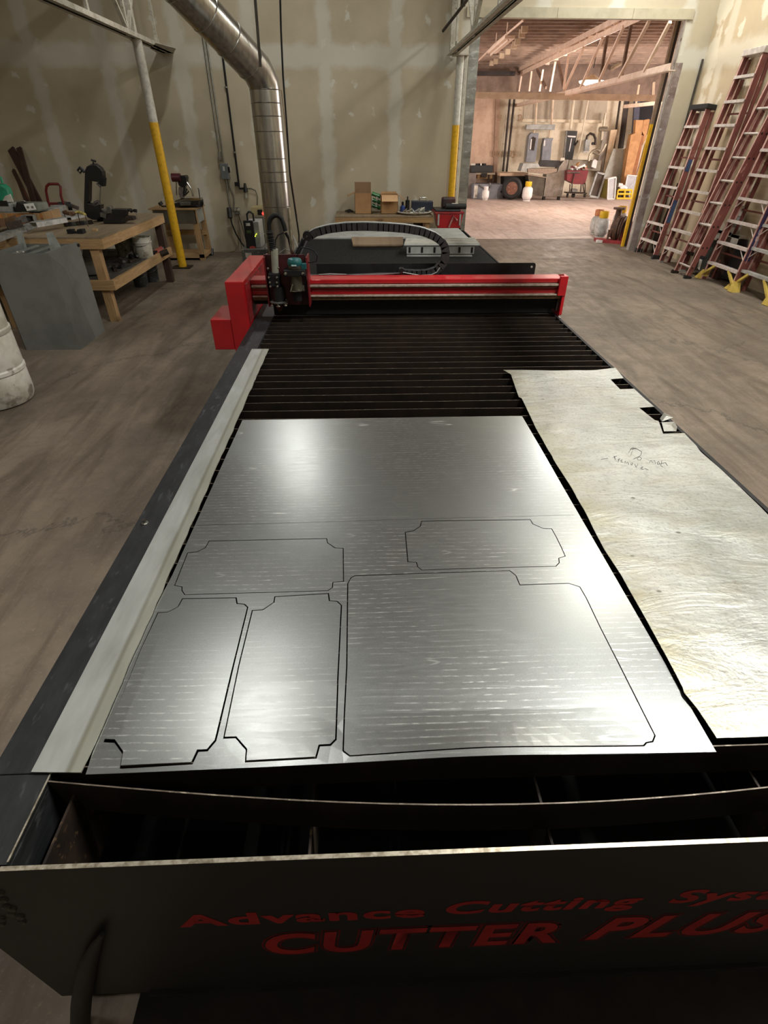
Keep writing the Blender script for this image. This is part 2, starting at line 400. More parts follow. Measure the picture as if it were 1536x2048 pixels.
# ---------------- columns
def column_mat(name, top, split):
    t = NT(name); z = t.xyz()[2]; n1 = t.noise(18, 4, .7)
    a = t.mix(t.ramp(n1, .45, .7), lin(top), lin(tuple(int(c*.84) for c in top)))
    bcol = t.mix(t.ramp(n1, .5, .72), lin((216,168,26)), lin((178,134,22)))
    t.set(Base_Color=t.mix(t.ramp(z, split-.004, split+.004), bcol, a), Roughness=.42)
    return t.m
M_col = column_mat('yellow_and_white_column_paint', (196,194,182), 2.065)
p = az(366, 535)
c = thing('support_column', 'round steel column painted yellow below and white above, beside the workbench', 'column', p, 'yellow and white round columns')
x, y = p.x, p.y
MB().tube([(x,y,0),(x,y,3.02)], .068, 20, False).build('shaft', M_col, c, True)
MB().box(x-.16, x+.15, y-.13, y+.13, 0, .018).build('base_plate', M_dark, c)
MB().bar((x-.03, y, 3.0), (x-.03, y, 5.4), .09, .09).build('upper_post', M_wpaint, c)
y = 11.56; x = ay(912, 250, y).x
c = thing('support_column', 'round steel column painted yellow below, standing left of the wide doorway', 'column', (x, y, 0), 'yellow and white round columns')
MB().tube([(x,y,0),(x,y,3.02)], .066, 20, False).build('shaft', M_col, c, True)
MB().box(x-.13, x+.13, y-.12, y+.12, 3.0, 3.02).build('cap_plate', M_wpaint, c)
MB().box(x+.07, x+.11, y-.02, y+.02, 0, 3.02).build('edge_strip', M_wpaint, c)
MB().bar((x-.12, y+.1, 3.02), (x-.14, y+.1, 5.6), .11, .08).build('upper_post', M_wpaint, c)
MB().tube([(x-.02, y-.02, 3.6), (x-.05, y-.02, 4.6)], .04, 8).build('hanger', M_dark, c)
# column inside the hall on the right of the doorway
y = 12.25; x = ay(1279, 360, y).x
M_col2 = column_mat('dusty_yellow_and_brown_column_paint', (132,112,92), 2.1)
c = thing('support_column', 'square steel post painted yellow below and brown above, right of the doorway', 'column', (x, y, 0))
x -= .03; MB().box(x-.022, x+.026, y-.03, y+.03, 0, 4.6).build('shaft', M_col2, c)
MB().box(x+.028, x+.075, y-.03, y+.03, 0, 4.6).build('dark_flange', mat('dark_post_flange', (48,40,34), (38,32,28), 6, .7), c)

# ================================================================ THE FAR HALL
HA = -radians(2.884); HP = Vector((4, 12, 0))
HM = Matrix.Translation(HP) @ Matrix.Rotation(HA, 4, 'Z') @ Matrix.Translation(-HP)
HD = Vector((sin(-HA), cos(-HA), 0)); HX = Vector((cos(-HA), -sin(-HA), 0))     # depth and width directions
def hb(): return MB(HM)
FY = 24.2
def fp(u, v, dy=0.):      # point of the far wall plane (or a plane dy in front of it)
    P = HM @ Vector((4, FY-dy, 0)); return apl(u, v, P, HD)
M_fw = mat('cream_block_wall', (216,204,180), (198,186,162), 2.5, .8, c3=(196,180,154), s3=8, bump=.1)
M_fwp = mat('pinkish_plaster_wall', (196,168,146), (178,150,128), 3, .85, bump=.2)
M_clad = mat('grey_metal_cladding', (172,160,140), (152,140,122), 4, .6, st=(1,1,.4))
struct(hb().box(-8, 18, FY, FY+.3, 0, 6.4).build('wall_far', M_fw))
struct(hb().box(18, 18.3, 11.5, FY, 0, 6.4).build('wall_hall_right', M_fwp))
struct(hb().box(-8.3, -8, 12.6, FY, 0, 6.4).build('wall_hall_left', M_fwp))
struct(MB().box(WX+.3, 20, HALL_Y0, HALL_Y0+.3, 0, 6.6).build('wall_hall_near', M_fwp))
struct(MB().box(-9, OPL-.02, HALL_Y0, HALL_Y0+.05, 0, 6.2).build('wall_hall_near_left', M_fwp))
# plaster bay on the left of the far wall, block bay, cladding
q = [fp(u, v, .1) for u, v in ((900,408),(988,400),(994,150),(900,150))]
struct(MB().prism(q, HD*.1).build('trim_5', M_fwp))
q = [fp(u, v, .16) for u, v in ((985,400),(992,400),(1001,190),(992,190))]
struct(MB().prism(q, HD*.15).build('trim_6', mat('brown_downpipe_shade', (150,122,102), (128,104,86), 4, .8)))
q = [fp(u, v, .05) for u, v in ((1046,239),(1212,241),(1216,190),(1050,186))]
cl = MB().prism(q, HD*.05)
struct(cl.build('trim_7', M_clad))
q = [fp(u, v, .09) for u, v in ((1044,244),(1214,246),(1214,240),(1045,238))]
struct(MB().prism(q, HD*.09).build('trim_8', M_fw))
# deck and joists
ZC = None
P0 = ay(1268, 40, 13.2)
TN = HX
def tp(u, v): return apl(u, v, P0, TN)       # plane of the long hall truss
zt = tp(1268, 40).z
ZC = zt+.32
q = [fp(u, v, .12) for u, v in ((900,186),(1400,190),(1400,60),(900,60))]
struct(MB().prism(q, HD*.1).build('trim_10', mat('brown_upper_wall', (132,112,98), (110,92,80), 3, .85)))
dk = hb().box(-8, 18, 11.9, FY+.3, ZC+.1, ZC+.2)
for i in range(80): dk.box(-8, 18, 12.3+i*.152, 12.3+i*.152+.06, ZC+.06, ZC+.1)
M_deck = mat('rusty_pink_roof_deck', (156,134,118), (132,112,98), 3.5, .75)
deck_o = struct(dk.build('ceiling_hall', M_deck))
M_beam = mat('cream_beam_paint', (206,186,160), (186,164,138), 5, .6)
M_beamp = mat('pale_truss_paint', (240,216,196), (222,196,174), 6, .55)
for i in range(24):
    yy = 12.6+i*.48
    hb().box(-8, 18, yy-.02, yy+.02, ZC-.06, ZC+.06).build('roof_joist', M_deck, deck_o)
# joist seat clips in two rows
k = 0
for u, v in ((1190,75),(1183,55)): pass
# long hall truss
ht = thing('roof_truss', 'long pale truss running back under the roof of the far hall', 'truss', tp(1330, 136))
def chord(mb, a, b, w, h): mb.bar(a, b, w, h)
ta, tb = tp(1268, 40), tp(1029, 153)
d = (tb-ta).normalized(); ta2 = ta-d*.9; 
mb = MB(); mb.bar(ta2, tb+d*.6, .02, .1); mb.bar(ta2+HX*.05+Vector((0,0,.05)), tb+d*.6+HX*.05+Vector((0,0,.05)), .12, .014); mb.bar(ta2-HX*.07+Vector((0,0,.12)), tb+d*.6-HX*.07+Vector((0,0,.12)), .03, .1)
mb.build('top_chord', M_beamp, ht)
ba, bb = tp(1333, 135), tp(1022, 213)
d2 = (bb-ba).normalized(); mb = MB(); mb.bar(ba-d2*.12, bb, .02, .09); mb.bar(ba-d2*.12+HX*.05-Vector((0,0,.045)), bb+HX*.05-Vector((0,0,.045)), .12, .012)
mb.build('bottom_chord', M_beamp, ht)
def crop6(a, b): return (860+a*.35156, b*.35156)
bars = [((1105,150),(965,460)),((1250,120),(1080,440)),((1370,125),(1222,405)),((985,215),(858,500)),((877,270),(765,515)),((792,308),(762,505)),((1130,135),(1075,430)),((995,205),(955,450)),
        ((715,350),(685,520)),((645,395),(625,520)),((580,405),(566,520)),((522,432),(508,520)),((720,355),(750,500)),((600,395),(650,500))]
for i, (a, bq) in enumerate(bars):
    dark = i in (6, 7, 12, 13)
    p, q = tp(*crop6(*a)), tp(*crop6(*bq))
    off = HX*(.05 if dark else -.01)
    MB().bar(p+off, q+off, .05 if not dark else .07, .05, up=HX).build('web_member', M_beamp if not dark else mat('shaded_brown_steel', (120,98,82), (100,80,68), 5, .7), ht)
# second truss farther right
P1 = P0+HX*3.2
def tp2(u, v): return apl(u, v, P1, TN)
h2 = thing('roof_truss', 'second brown truss partly hidden at the right end of the far hall', 'truss', tp2(1340, 150))
mb = MB(); mb.bar(tp2(1365, 48), tp2(1180, 165), .1, .1); mb.build('top_chord', M_beam, h2)
mb = MB(); mb.bar(tp2(1335, 204), tp2(1250, 213), .1, .09); mb.build('bottom_chord', M_beamp, h2)
for a, bq in (((1278,170),(1272,208)),((1308,165),(1306,206)),((1345,100),(1335,200))):
    MB().bar(tp2(*a), tp2(*bq), .05, .05, up=HX).build('web_member', M_beam, h2)
# cross beam
P2 = tp(1130, 184)
def bp(u, v): return apl(u, v, P2, HD)
mb = MB(); mb.bar(bp(920, 190), bp(1345, 197), .12, (bp(1100,183)-bp(1100,196)).length*.98)
tag(mb.build('cross_beam', M_beam), 'wide cream beam crossing the far hall below the trusses', 'beam')
# purlin edge at the far end of the deck
tag(MB().bar(fp(955,147,.6), fp(1030,147,.6), .2, .12).build('ledger_beam', mat('black_ledger', (52,42,38), (40,34,30), 5, .7)), 'dark ledger where the hall roof deck meets the far wall', 'beam')
# deck seat clips hanging below the joists
for i, (u, v) in enumerate(((1049,59),(1044,69),(1035,84),(1028,92),(1015,104),(1003,112),(991,124),(983,127),(970,100))):
    P = az(u, v, ZC-.1) if ray(u, v).z > .02 else None
    if P is None or i == 8: continue
    MB().box(P.x-.07, P.x+.07, P.y-.05, P.y+.05, ZC-.16, ZC+.02).build('joist_clip', M_beam, deck_o)
for i in range(12):
    f = .06+i*.07; u = 1290-(1290-1040)*f; v = 20+(150-20)*f
    P = az(1255-i*17.5, 44+i*9.2, ZC-.1)
    if P.y < FY: MB().box(P.x-.12, P.x+.02, P.y-.04, P.y+.04, ZC-.14, ZC+.02).build('joist_seat', M_beamp, ht)
# fluorescent strip and its conduit
cdt = MB().tube([az(957, 121, ZC-.2), az(985, 93, ZC-.2), az(990, 88, ZC-.2), az(1047, 40, ZC-.2)], .02, 6).build('conduit', M_beamp)
tag(cdt, 'pale conduit running slantwise under the hall roof deck', 'conduit')
a, bq = az(984, 105, ZC-.35), az(1020, 74, ZC-.35)
sl = thing('strip_light', 'unlit fluorescent strip light hanging under the hall roof deck', 'light', (a+bq)/2)
MB().bar(a, bq, .22, .05).build('reflector', M_beamp, sl)
MB().bar(a-Vector((.03,0,.05)), bq-Vector((.03,0,.05)), .03, .03).build('tube', mat('pale_tube', (230,214,196), (220,200,184), 5, .4), sl)
for p in (a.lerp(bq, .2), a.lerp(bq, .8)): MB().tube([p, Vector((p.x, p.y, ZC+.08))], .01, 6).build('hanger', M_beamp, sl)
# lit high bay lamp
LP = tp(1183, 160)+HX*1.2; t_ = (LP-CAM); LP = ay(1183, 160, 18.6)
hl = thing('high_bay_lamp', 'lit round high bay lamp glowing under the hall trusses', 'lamp', LP)
MB().lathe([(.05,.12),(.1,.09),(.26,.0),(.33,-.04),(.325,-.05),(.3,-.03)], LP).build('reflector', M_beam, hl, True)
em = mat('lamp_glow', (255,232,190), (255,232,190), 5, .5, emit=14)
MB().lathe([(.33,-.05),(.3,-.1),(.15,-.14),(.001,-.15)], LP+Vector((0,0,.03))).build('diffuser', em, hl, True)
MB().tube([LP+Vector((0,0,.25)), Vector((LP.x, LP.y, ZC))], .012, 6).build('drop_cord', M_blackp, hl)
ld = bpy.data.lights.new('high_bay_light', 'POINT'); ld.energy = FAR_W; ld.color = FAR_COL; ld.shadow_soft_size = .16
lo = bpy.data.objects.new('high_bay_light', ld); C.objects.link(lo); lo.parent = hl; lo.location = (0, 0, -.38)
# area lights added as fill for the hall (out of view, right and left)
ld = bpy.data.lights.new('hall_fill_light', 'AREA'); ld.shape = 'RECTANGLE'; ld.size = 4; ld.size_y = 3.6; ld.energy = FAR_FILL; ld.color = (1, .89, .84)
lo = bpy.data.objects.new('hall_fill_light', ld); C.objects.link(lo)
lo.location = (15.5, 16.8, 2.6); lo2 = bpy.data.objects.new('hall_fill_light', ld.copy()); C.objects.link(lo2); lo2.data.energy = FAR_FILL*.55; lo2.location = (-6.8, 15.5, 2.4); lo2.rotation_euler = (radians(84), 0, radians(-90)); lo.rotation_euler = (radians(80), 0, radians(90))

# ---------------- workshop strip lamps (above the picture; some read from highlights, some added fill)
M_tube = mat('lit_tube', (255,248,226), (255,248,226), 5, .5, emit=6)
for i, (x, y, W_, L_, w_) in enumerate(LAMPS):
    t = thing('unseen_strip_lamp', 'unseen fluorescent strip lamp lighting the workshop from above', 'lamp', (x, y, LAMP_Z), 'unseen strip lamps of the workshop')
    MB().box(x-w_/2-.02, x+w_/2+.02, y-L_/2-.03, y+L_/2+.03, LAMP_Z+.03, LAMP_Z+.09).build('housing', M_wpaint, t)
    MB().box(x-w_/2, x+w_/2, y-L_/2, y+L_/2, LAMP_Z+.012, LAMP_Z+.028).build('diffuser', M_tube, t)
    for s in (-.4, .4): MB().tube([(x,y+L_*s,LAMP_Z+.08),(x,y+L_*s,5.98)], .006, 5).build('hanger', M_steel, t)
    ld = bpy.data.lights.new('strip_light_source', 'AREA'); ld.shape = 'RECTANGLE'; ld.size = w_; ld.size_y = L_; ld.energy = W_; ld.color = LAMP_COL
    lo = bpy.data.objects.new('strip_light_source', ld); C.objects.link(lo); lo.parent = t; lo.location = (0, 0, 0)
# ================================================================ THE CUTTING TABLE
ZS = .92
XL, XR, Y0, Y1 = -.765, 1.33, .38, 7.55
ZB = .20
tbl = thing('cutting_table', 'long black plasma cutting table with slatted bed and red lettering on its front', 'machine table', (.28, 3.9, 0))
M_panel = mat('black_satin_panel', (15,15,14), (20,20,18), 3, .55, bump=.04)
fr = MB(); fr.box(XL, 1.36, Y0-.003, Y0+.003, ZB, ZS); FP_ = fr.build('front_panel', M_panel, tbl)
e = MB(); e.box(XL+.15, 1.36, Y0-.0035, Y0+.0035, ZS, ZS+.0012); e.build('bare_front_edge', M_edge, FP_, label='bare bright steel edge')
MB().box(-.705, -.699, Y0, Y1, ZB, ZS-.013).build('left_side_panel', M_panel, tbl)
MB().box(1.286, 1.302, Y0+.006, Y1, ZB, ZS).build('right_side_panel', M_blk, tbl)
MB().box(XL+.06, 1.286, Y1-.006, Y1, ZB, ZS).build('back_panel', M_panel, tbl)
rl = MB(); rl.box(XL+.002, -.608, Y0+.006, .538, ZS-.012, ZS); rl.build('corner_plate', M_blkrail, tbl)
MB().box(-.722, -.608, .54, Y1, ZS-.012, ZS).box(-.614, -.608, Y0+.006, Y1, ZS-.45, ZS-.013).build('side_rail', M_blkrail, tbl, bevel=.002); SR_ = bpy.data.objects['side_rail']
MB().box(-.6095, -.6065, Y0+.01, .54, ZS-.001, ZS+.0008).build('worn_rail_edge', M_edge, SR_, label='scraped bright edge')
P = az(290, 1047, ZS)
MB().lathe([(.011,0),(.011,.003),(.006,.004),(.006,.014),(.001,.014)], P, 12).build('rail_bolt', M_chrome, SR_)
MB().box(-.605, 1.285, Y0+.01, Y1-.01, .50, .51).build('water_pan', mat('black_pan', (10,10,10), (16,15,14), 9, .5), tbl)
# cross dividers below the slats
for x in (-.572, -.12, .335, .79, 1.2):
    MB().box(x-.0025, x+.0025, Y0+.01, 4.6, ZS-.24, ZS-.10 if x > -.5 else ZS-.045).build('divider', M_dark, tbl)
M_slatop = mat('worn_slat_top', (112,101,88), (78,67,56), 30, .5, .4, c3=(150,138,120), s3=50)
# slats: plain ones and the warped first one
def slat(y, bow=0., z0=.0, wav=0.):
    mb = MB(); n = 24; A = []; Bq = []
    for i in range(n+1):
        t = i/n; x = -.606+t*(1.284+.606); yy = y-bow*sin(pi*min(1, t/1.0))**1.0+wav*sin(t*9+y*31)
        A.append((x, yy)); 
    h = .10
    for i in range(n):
        (x0, ya), (x1, yb) = A[i], A[i+1]
        mb.hexa([(x0,ya-.0013,ZS-h),(x1,yb-.0013,ZS-h),(x1,yb+.0013,ZS-h),(x0,ya+.0013,ZS-h),(x0,ya-.0013,ZS-z0),(x1,yb-.0013,ZS-z0),(x1,yb+.0013,ZS-z0),(x0,ya+.0013,ZS-z0)])
    for f_ in mb.bm.faces:
        if abs(f_.calc_center_median().z-(ZS-z0)) < .0005: f_.material_index = 1
    return mb.build('slat', [M_slat, M_slatop], tbl)
ns = 0
slat(.5245, .072, .0005)
y = .553
while y < 4.75:
    slat(y, 0, .0016, .0022); y += .0838; ns += 1
# legs
for x, y in ((-.70, .5), (1.25, .5), (-.70, 3.9), (1.25, 3.9), (-.70, 7.4), (1.25, 7.4)):
    MB().box(x-.05, x+.05, y-.05, y+.05, .02, ZB+.02).box(x-.08, x+.08, y-.08, y+.08, 0, .02).build('leg', M_blk, tbl)
MB().box(XL+.02, XR, Y0+.01, Y0+.07, ZB-.05, ZB).build('lower_rail', M_blk, tbl)
tag(MB().box(-.64, 1.7, -.25, .62, .001, .012).build('dark_floor_sheet', mat('dark_brown_sheet', (34,29,24), (26,22,18), 6, .85, bump=.3)), 'dark brown sheet on the floor below the front of the black table', 'mat')  # thin dark brown sheet added over the floor below the panel
MB().tube([ay(u, v, Y0-.02) for u, v in ((205,1868),(190,1895),(178,1925),(170,1960),(163,2000),(160,2060),(158,2120))], [.004,.012,.018,.021,.023,.024,.024], 12).build('corner_tube', M_rub, tbl, True)  # dark tapering tube at the panel corner
MB().box(-.55, XR, Y0-.012, Y0-.003, ZB, ZB+.018).build('bottom_lip', M_blk, tbl)
# weld studs on the front
for a, b in ((2,870),(20,905),(35,940),(65,950),(60,975),(10,1000),(105,990),(115,1015),(8,1025)):
    P = ay(a*.3958, 1440+b*.3958, Y0-.003)
    MB().lathe([(.008,0),(.007,.004),(.001,.006)], P, 10, Matrix.Rotation(pi/2, 3, 'X')).build('rivet', mat('dull_rivet', (70,68,64), (50,48,44), 40, .5, .4), FP_)

# lettering, cut from flat film on the front
def letters(name, txt, x0, x1, z0, z1, ymat, y, bold=.03, shear=.0, grow=0., tilt=.0, sp=1.0):
    cu = bpy.data.curves.new(name, 'FONT'); cu.body = txt; cu.size = 1; cu.offset = bold; cu.shear = shear; cu.resolution_u = 4; cu.space_character = sp
    o = bpy.data.objects.new(name, cu); C.objects.link(o); bpy.context.view_layer.update()
    me = bpy.data.meshes.new_from_object(o.evaluated_get(bpy.context.evaluated_depsgraph_get())); bpy.data.objects.remove(o)
    return me
def word(name, txt, x0, x1, z0, z1, m, y, bold, shear, grow=0., tilt=.0, sp=1.):
    base = letters(name, txt, 0, 0, 0, 0, m, y, bold, shear, sp=sp); me = base if not grow else letters(name, txt, 0, 0, 0, 0, m, y, bold+grow, shear, sp=sp)
    xs = [v.co.x for v in base.vertices]; ys = [v.co.y for v in base.vertices]
    caps = max(ys); lowb = 0.
    sx = (x1-x0)/(max(xs)-min(xs)); sz = (z1-z0)/(caps-lowb); mx = min(xs)
    bm = bmesh.new(); bm.from_mesh(me)
    for v in bm.verts:
        X = x0+(v.co.x-mx)*sx; Z = z0+v.co.y*sz+(X-x0)*tilt; v.co = Vector((X, y, Z))
    r = MB(); r.bm.free(); r.bm = bm
    return r.build(name, m, FP_)
M_let = mat('red_lettering_film', (146,36,36), (130,28,30), 9, .6, spec=.2); M_let2 = mat('dark_red_outline_film', (92,20,22), (84,16,18), 9, .6, spec=.2)
word('lettering', 'Advance', -.386, .098, .634, .694, M_let, Y0-.0036, .035, 0, sp=1.12)
word('lettering', 'Cutting', .139, .53, .642, .705, M_let, Y0-.0036, .035, .18, sp=1.12)
word('lettering', 'Systems', .585, 1.02, .652, .716, M_let, Y0-.0036, .035, .22, sp=1.12)
for tx, a, b, z0, z1, sh in (('CUTTER', -.235, .40, .448, .572, .12), ('PLUS', .462, .90, .456, .582, .3)):
    word('lettering_outline', tx, a, b, z0, z1, M_let2, Y0-.0034, .03, sh, grow=.05, sp=1.14)
    word('lettering_gap', tx, a, b, z0, z1, M_blk, Y0-.0038, .03, sh, grow=.022, sp=1.14)
    word('lettering', tx, a, b, z0, z1, M_let, Y0-.0042, .03, sh, sp=1.14)

# ---------------- sheets lying on the slats
def c7(a, b): return (160+.390625*a, 1020+.390625*b)
def c8(a, b): return (660+.520833*a, 1020+.520833*b)
def r2(a, b): return (980+.38082*a, 720+.38082*b)
def flat(pts, f): return [Vector((P.x, P.y)) for P in (az(*f(a, b), ZS) for a, b in pts)]
PA = flat([(398,527),(450,524),(500,498),(523,455),(803,450),(808,480),(845,483),(863,500),(790,800),(700,1185),(655,1240),(608,1242),(578,1307),(205,1328),(218,1252),(178,1195),(122,1192),(308,722)], c7)
PB = flat([(880,515),(935,512),(990,475),(995,445),(1275,428),(1280,465),(1318,468),(1342,490),(1325,850),(1315,1185),(1285,1217),(1230,1220),(1213,1285),(845,1300),(850,1235),(797,1173),(733,1175),(810,800)], c7)
PC = flat([(660,160),(1265,147),(1270,170),(1307,195),(1350,197),(1352,370),(1297,375),(1295,400),(1270,418),(535,438),(520,415),(520,397),(482,390),(550,220),(600,215),(640,195)], c7)
PD = flat([(350,45),(770,38),(780,55),(820,72),(852,73),(870,105),(892,150),(905,180),(880,188),(882,205),(868,220),(352,235),(335,222),(330,205),(297,203),(287,88),(320,82),(345,65)], c8)
PE = flat([(95,253),(690,235),(715,255),(730,290),(915,283),(960,297),(985,340),(1040,455),(1112,595),(1250,870),(1240,895),(1215,900),(1205,912),(960,920),(600,932),(75,958),(48,935),(52,800),(62,600),(66,285),(78,262)], c8)
def area(p): return sum(p[i].x*p[(i+1)%len(p)].y-p[(i+1)%len(p)].x*p[i].y for i in range(len(p)))/2
def inset(p, d):
    n = len(p); s = 1 if area(p) > 0 else -1; out = []
    for i in range(n):
        a, b, c = p[i-1], p[i], p[(i+1)%n]
        n1 = Vector((-(b-a).y, (b-a).x)).normalized()*s; n2 = Vector((-(c-b).y, (c-b).x)).normalized()*s
        k = n1+n2; k = k/max(.35, k.dot(k)/2) if k.length > .2 else n1
        out.append(b+k*d)
    return out
def inside(p, poly):
    r = False; j = len(poly)-1
    for i in range(len(poly)):
        a, b = poly[i], poly[j]
        if (a.y > p.y) != (b.y > p.y) and p.x < (b.x-a.x)*(p.y-a.y)/(b.y-a.y)+a.x: r = not r
        j = i
    return r
def fill(outer, holes, zf, step, th):
    """flat sheet with holes, bent by zf(x, y), th thick"""
    V = []; E_ = []
    def loop(p):
        s = len(V); n = 0
        for i in range(len(p)):
            a, b = p[i], p[(i+1)%len(p)]; k = max(1, int((b-a).length/step))
            for j in range(k): V.append(a.lerp(b, j/k)); n += 1
        for i in range(n): E_.append((s+i, s+(i+1)%n))
    loop(outer)
    for h in holes: loop(h)
    x0 = min(p.x for p in outer); x1 = max(p.x for p in outer); y0 = min(p.y for p in outer); y1 = max(p.y for p in outer)
    nx = int((x1-x0)/step); ny = int((y1-y0)/step)
    oi = inset(outer, step*.35); hi = [inset(h, -step*.35) for h in holes]
    for i in range(1, nx):
        for j in range(1, ny):
            q = Vector((x0+(i+random.uniform(-.08,.08))*(x1-x0)/nx, y0+(j+random.uniform(-.08,.08))*(y1-y0)/ny))
            if inside(q, oi) and not any(inside(q, h) for h in hi): V.append(q)
    vo, eo, fo, *_ = delaunay_2d_cdt(V, E_, [], 0, 1e-6)
    mb = MB(); T = [mb.v((v.x, v.y, zf(v.x, v.y)+th/2)) for v in vo]; Bt = [mb.v((v.x, v.y, zf(v.x, v.y)-th/2)) for v in vo]
    cnt = {}
    for f in fo:
        c = sum((vo[i] for i in f), Vector((0, 0)))/len(f)
        if not inside(c, outer) or any(inside(c, h) for h in holes): continue
        f = list(f)
        if area([vo[i] for i in f]) < 0: f = f[::-1]
        mb.f([T[i] for i in f]); mb.f([Bt[i] for i in f[::-1]])
        for i in range(len(f)):
            a, b = f[i], f[(i+1)%len(f)]; cnt[(a, b)] = 1
    for (a, b) in cnt:
        if (b, a) not in cnt: mb.f([T[b], T[a], Bt[a], Bt[b]])
    return mb
TH = .0016
def zsheet(x, y):
    z = ZS+TH/2+.0004
    z += .016*exp(-((x-.22)/.23)**2)*max(0, min(1, (.655-y)/.11))**1.7
    z += .004*exp(-((x+.1)/.2)**2)*max(0, min(1, (.62-y)/.08))
    z += .0018*sin(x*5+y*3)*sin(y*4.1)*(1 if y > .7 else .3)
    return max(z, ZS+TH/2+.0004)
o4 = [Vector((az(u, v, ZS).x, az(u, v, ZS).y)) for u, v in ((172,1550),(1432,1505),(1044,833),(485,841),(345,1151),(300,1237),(249,1346),(197,1471))]
ay_, by_ = az(386, 1052, ZS), az(1148, 1031, ZS)
slit = [Vector((ay_.x, ay_.y-.0006)), Vector((by_.x, by_.y-.0006)), Vector((by_.x, by_.y+.0006)), Vector((ay_.x, ay_.y+.0006))]
slit[0].x += .01; slit[3].x += .01
holes = [inset(p, -.0012) for p in (PA, PB, PC, PE)]+[inset(PD, -.001)]
# the pieces must not run into each other's kerf: trim the shared corners
sh = fill(o4, [inset(p, .0001) for p in (PA, PB, PC, PD, PE)]+[slit], zsheet, .03, TH)
o = sh.build('galvanised_sheet', M_galv, smooth=False, loc=(o4[0].x+.6, o4[0].y+.75, ZS))
tag(o, 'large bare galvanised steel sheet on the slats with five panels cut out of it', 'metal sheet')
names = [(PA, 'cut steel panel with notched corners, lower left in the sheet, its front edge lifted'), (PB, 'tall cut steel panel with notched corners between the lifted panel and the big panel'),
         (PC, 'wide scratched cut steel panel with notched corners above the two tall panels'), (PD, 'wide cut steel panel with notched corners nearest the upper right of the sheet'), (PE, 'largest cut steel panel with rounded corners at the lower right of the sheet')]
for k, (P, lb) in enumerate(names):
    if k == 0: zf = lambda x, y: zsheet(x, y)+.0005+.007*max(0, min(1, (-.25-x)/.25))*max(0, min(1, (1.0-y)/.4))
    elif k == 1: zf = lambda x, y: zsheet(x, y)+.0004+.002*max(0, min(1, (.8-y)/.25))-.0035*((x+.12)/.12)**2*0
    elif k == 4: zf = lambda x, y: zsheet(x, y)+.0002
    else: zf = lambda x, y: zsheet(x, y)-.0002
    P2_ = inset(P, (.0034, .0032, .0026, .0028, .0030)[k])
    o = fill(P2_, [], zf, .03, TH).build('cut_panel', M_galv, smooth=False)
    tag(o, lb, 'metal panel')

# aluminium strip along the rail
q = [az(65,1548,ZS), az(167,1549,ZS), az(538,700.5,ZS), az(504,700.5,ZS)]
L_, R_ = [], []
for i in range(61):
    t = i/60; a = q[0].lerp(q[3], t); b = q[1].lerp(q[2], t)
    L_.append((a.x, a.y)); R_.append((b.x+random.uniform(-.003, .0015), b.y))
mb = MB()
for i in range(60):
    z0, z1 = ZS+.0045, ZS+.0075
    a, b, c, d = L_[i], R_[i], R_[i+1], L_[i+1]
    mb.hexa([(a[0],a[1],z0),(b[0],b[1],z0),(c[0],c[1],z0),(d[0],d[1],z0),(a[0],a[1],z1),(b[0],b[1],z1),(c[0],c[1],z1),(d[0],d[1],z1)])
bmesh.ops.remove_doubles(mb.bm, verts=mb.bm.verts, dist=1e-5)
o = mb.build('aluminium_strip', M_strip); tag(o, 'long narrow aluminium strip lying along the left rail of the table', 'metal strip')

# weathered sheet on the right
S = [(68,65),(100,85),(108,90),(150,205),(165,212),(240,370),(330,540),(430,700),(540,900),(600,1010),(690,1150),(770,1300),(850,1450),(1000,1735),(1010,1765),(1080,1850),(1180,2003)]
Ps = flat(S, r2)
fx = 1.255
Ps += [Vector((fx, Ps[-1].y+.001)), Vector((fx+.005, 1.1))]
Ps += flat([(1455,835),(1300,680),(1100,500),(1015,400),(903,403),(880,335),(860,330),(780,262),(858,258),(752,163),(680,165),(630,112),(698,108),(655,55),(560,62),(300,66)], r2)
def zold(x, y):
    n = noise.noise(Vector((x*3.1, y*2.3, 1.2)))*.0075+noise.noise(Vector((x*9, y*7, 4)))*.0028
    n += .004*exp(-((y-1.25+.25*(x-1))/.05)**2)+.0035*exp(-((y-1.62-.1*x)/.03)**2)
    return ZS+.0115+n
o = fill(Ps, [], zold, .022, .0016).build('weathered_sheet', M_old, smooth=True)
tag(o, 'stained and dented aluminium sheet with torn notches on the right of the table', 'metal sheet')
sheet_o = o
# handwriting in marker
W3 = WM[o.name]
def r2w(a, b, dz=.0006):
    u, v = 900+a*.41406, 560+b*.41406; P = az(u, v, ZS+.012); return Vector((P.x, P.y, zold(P.x, P.y)+.0008+dz))
strokes = [[(862,836),(880,812)],[(885,812),(872,850)],[(868,820),(900,820),(925,835),(920,850),(885,866)],[(905,862),(915,856),(925,862),(918,872),(906,868),(905,862)],
           [(962,885),(970,872),(978,884),(988,874),(992,890)],[(1000,884),(1008,878),(1012,890),(1002,892),(1000,884)],[(1022,875),(1018,898),(1028,903)],[(1012,890),(1040,884)],[(1040,884),(1050,898)],
           [(792,850),(800,868)],[(790,856),(805,850)],[(812,870),(818,862),(812,878)],[(822,872),(832,868),(826,878),(836,880)],[(842,884),(846,874),(852,886),(858,878),(864,892)],
           [(874,884),(884,884),(880,894),(872,890)],[(892,890),(900,904),(908,890)],[(920,908),(932,902),(924,912),(936,914)],[(730,864),(762,860)],[(940,910),(958,916)]]
for s_ in strokes:
    pts = [r2w(*q_) for q_ in s_]
    MB().tube(pts, .0008, 5).build('marker_stroke', mat('faded_marker', (60,60,56), (74,74,68), 20, .7), sheet_o)
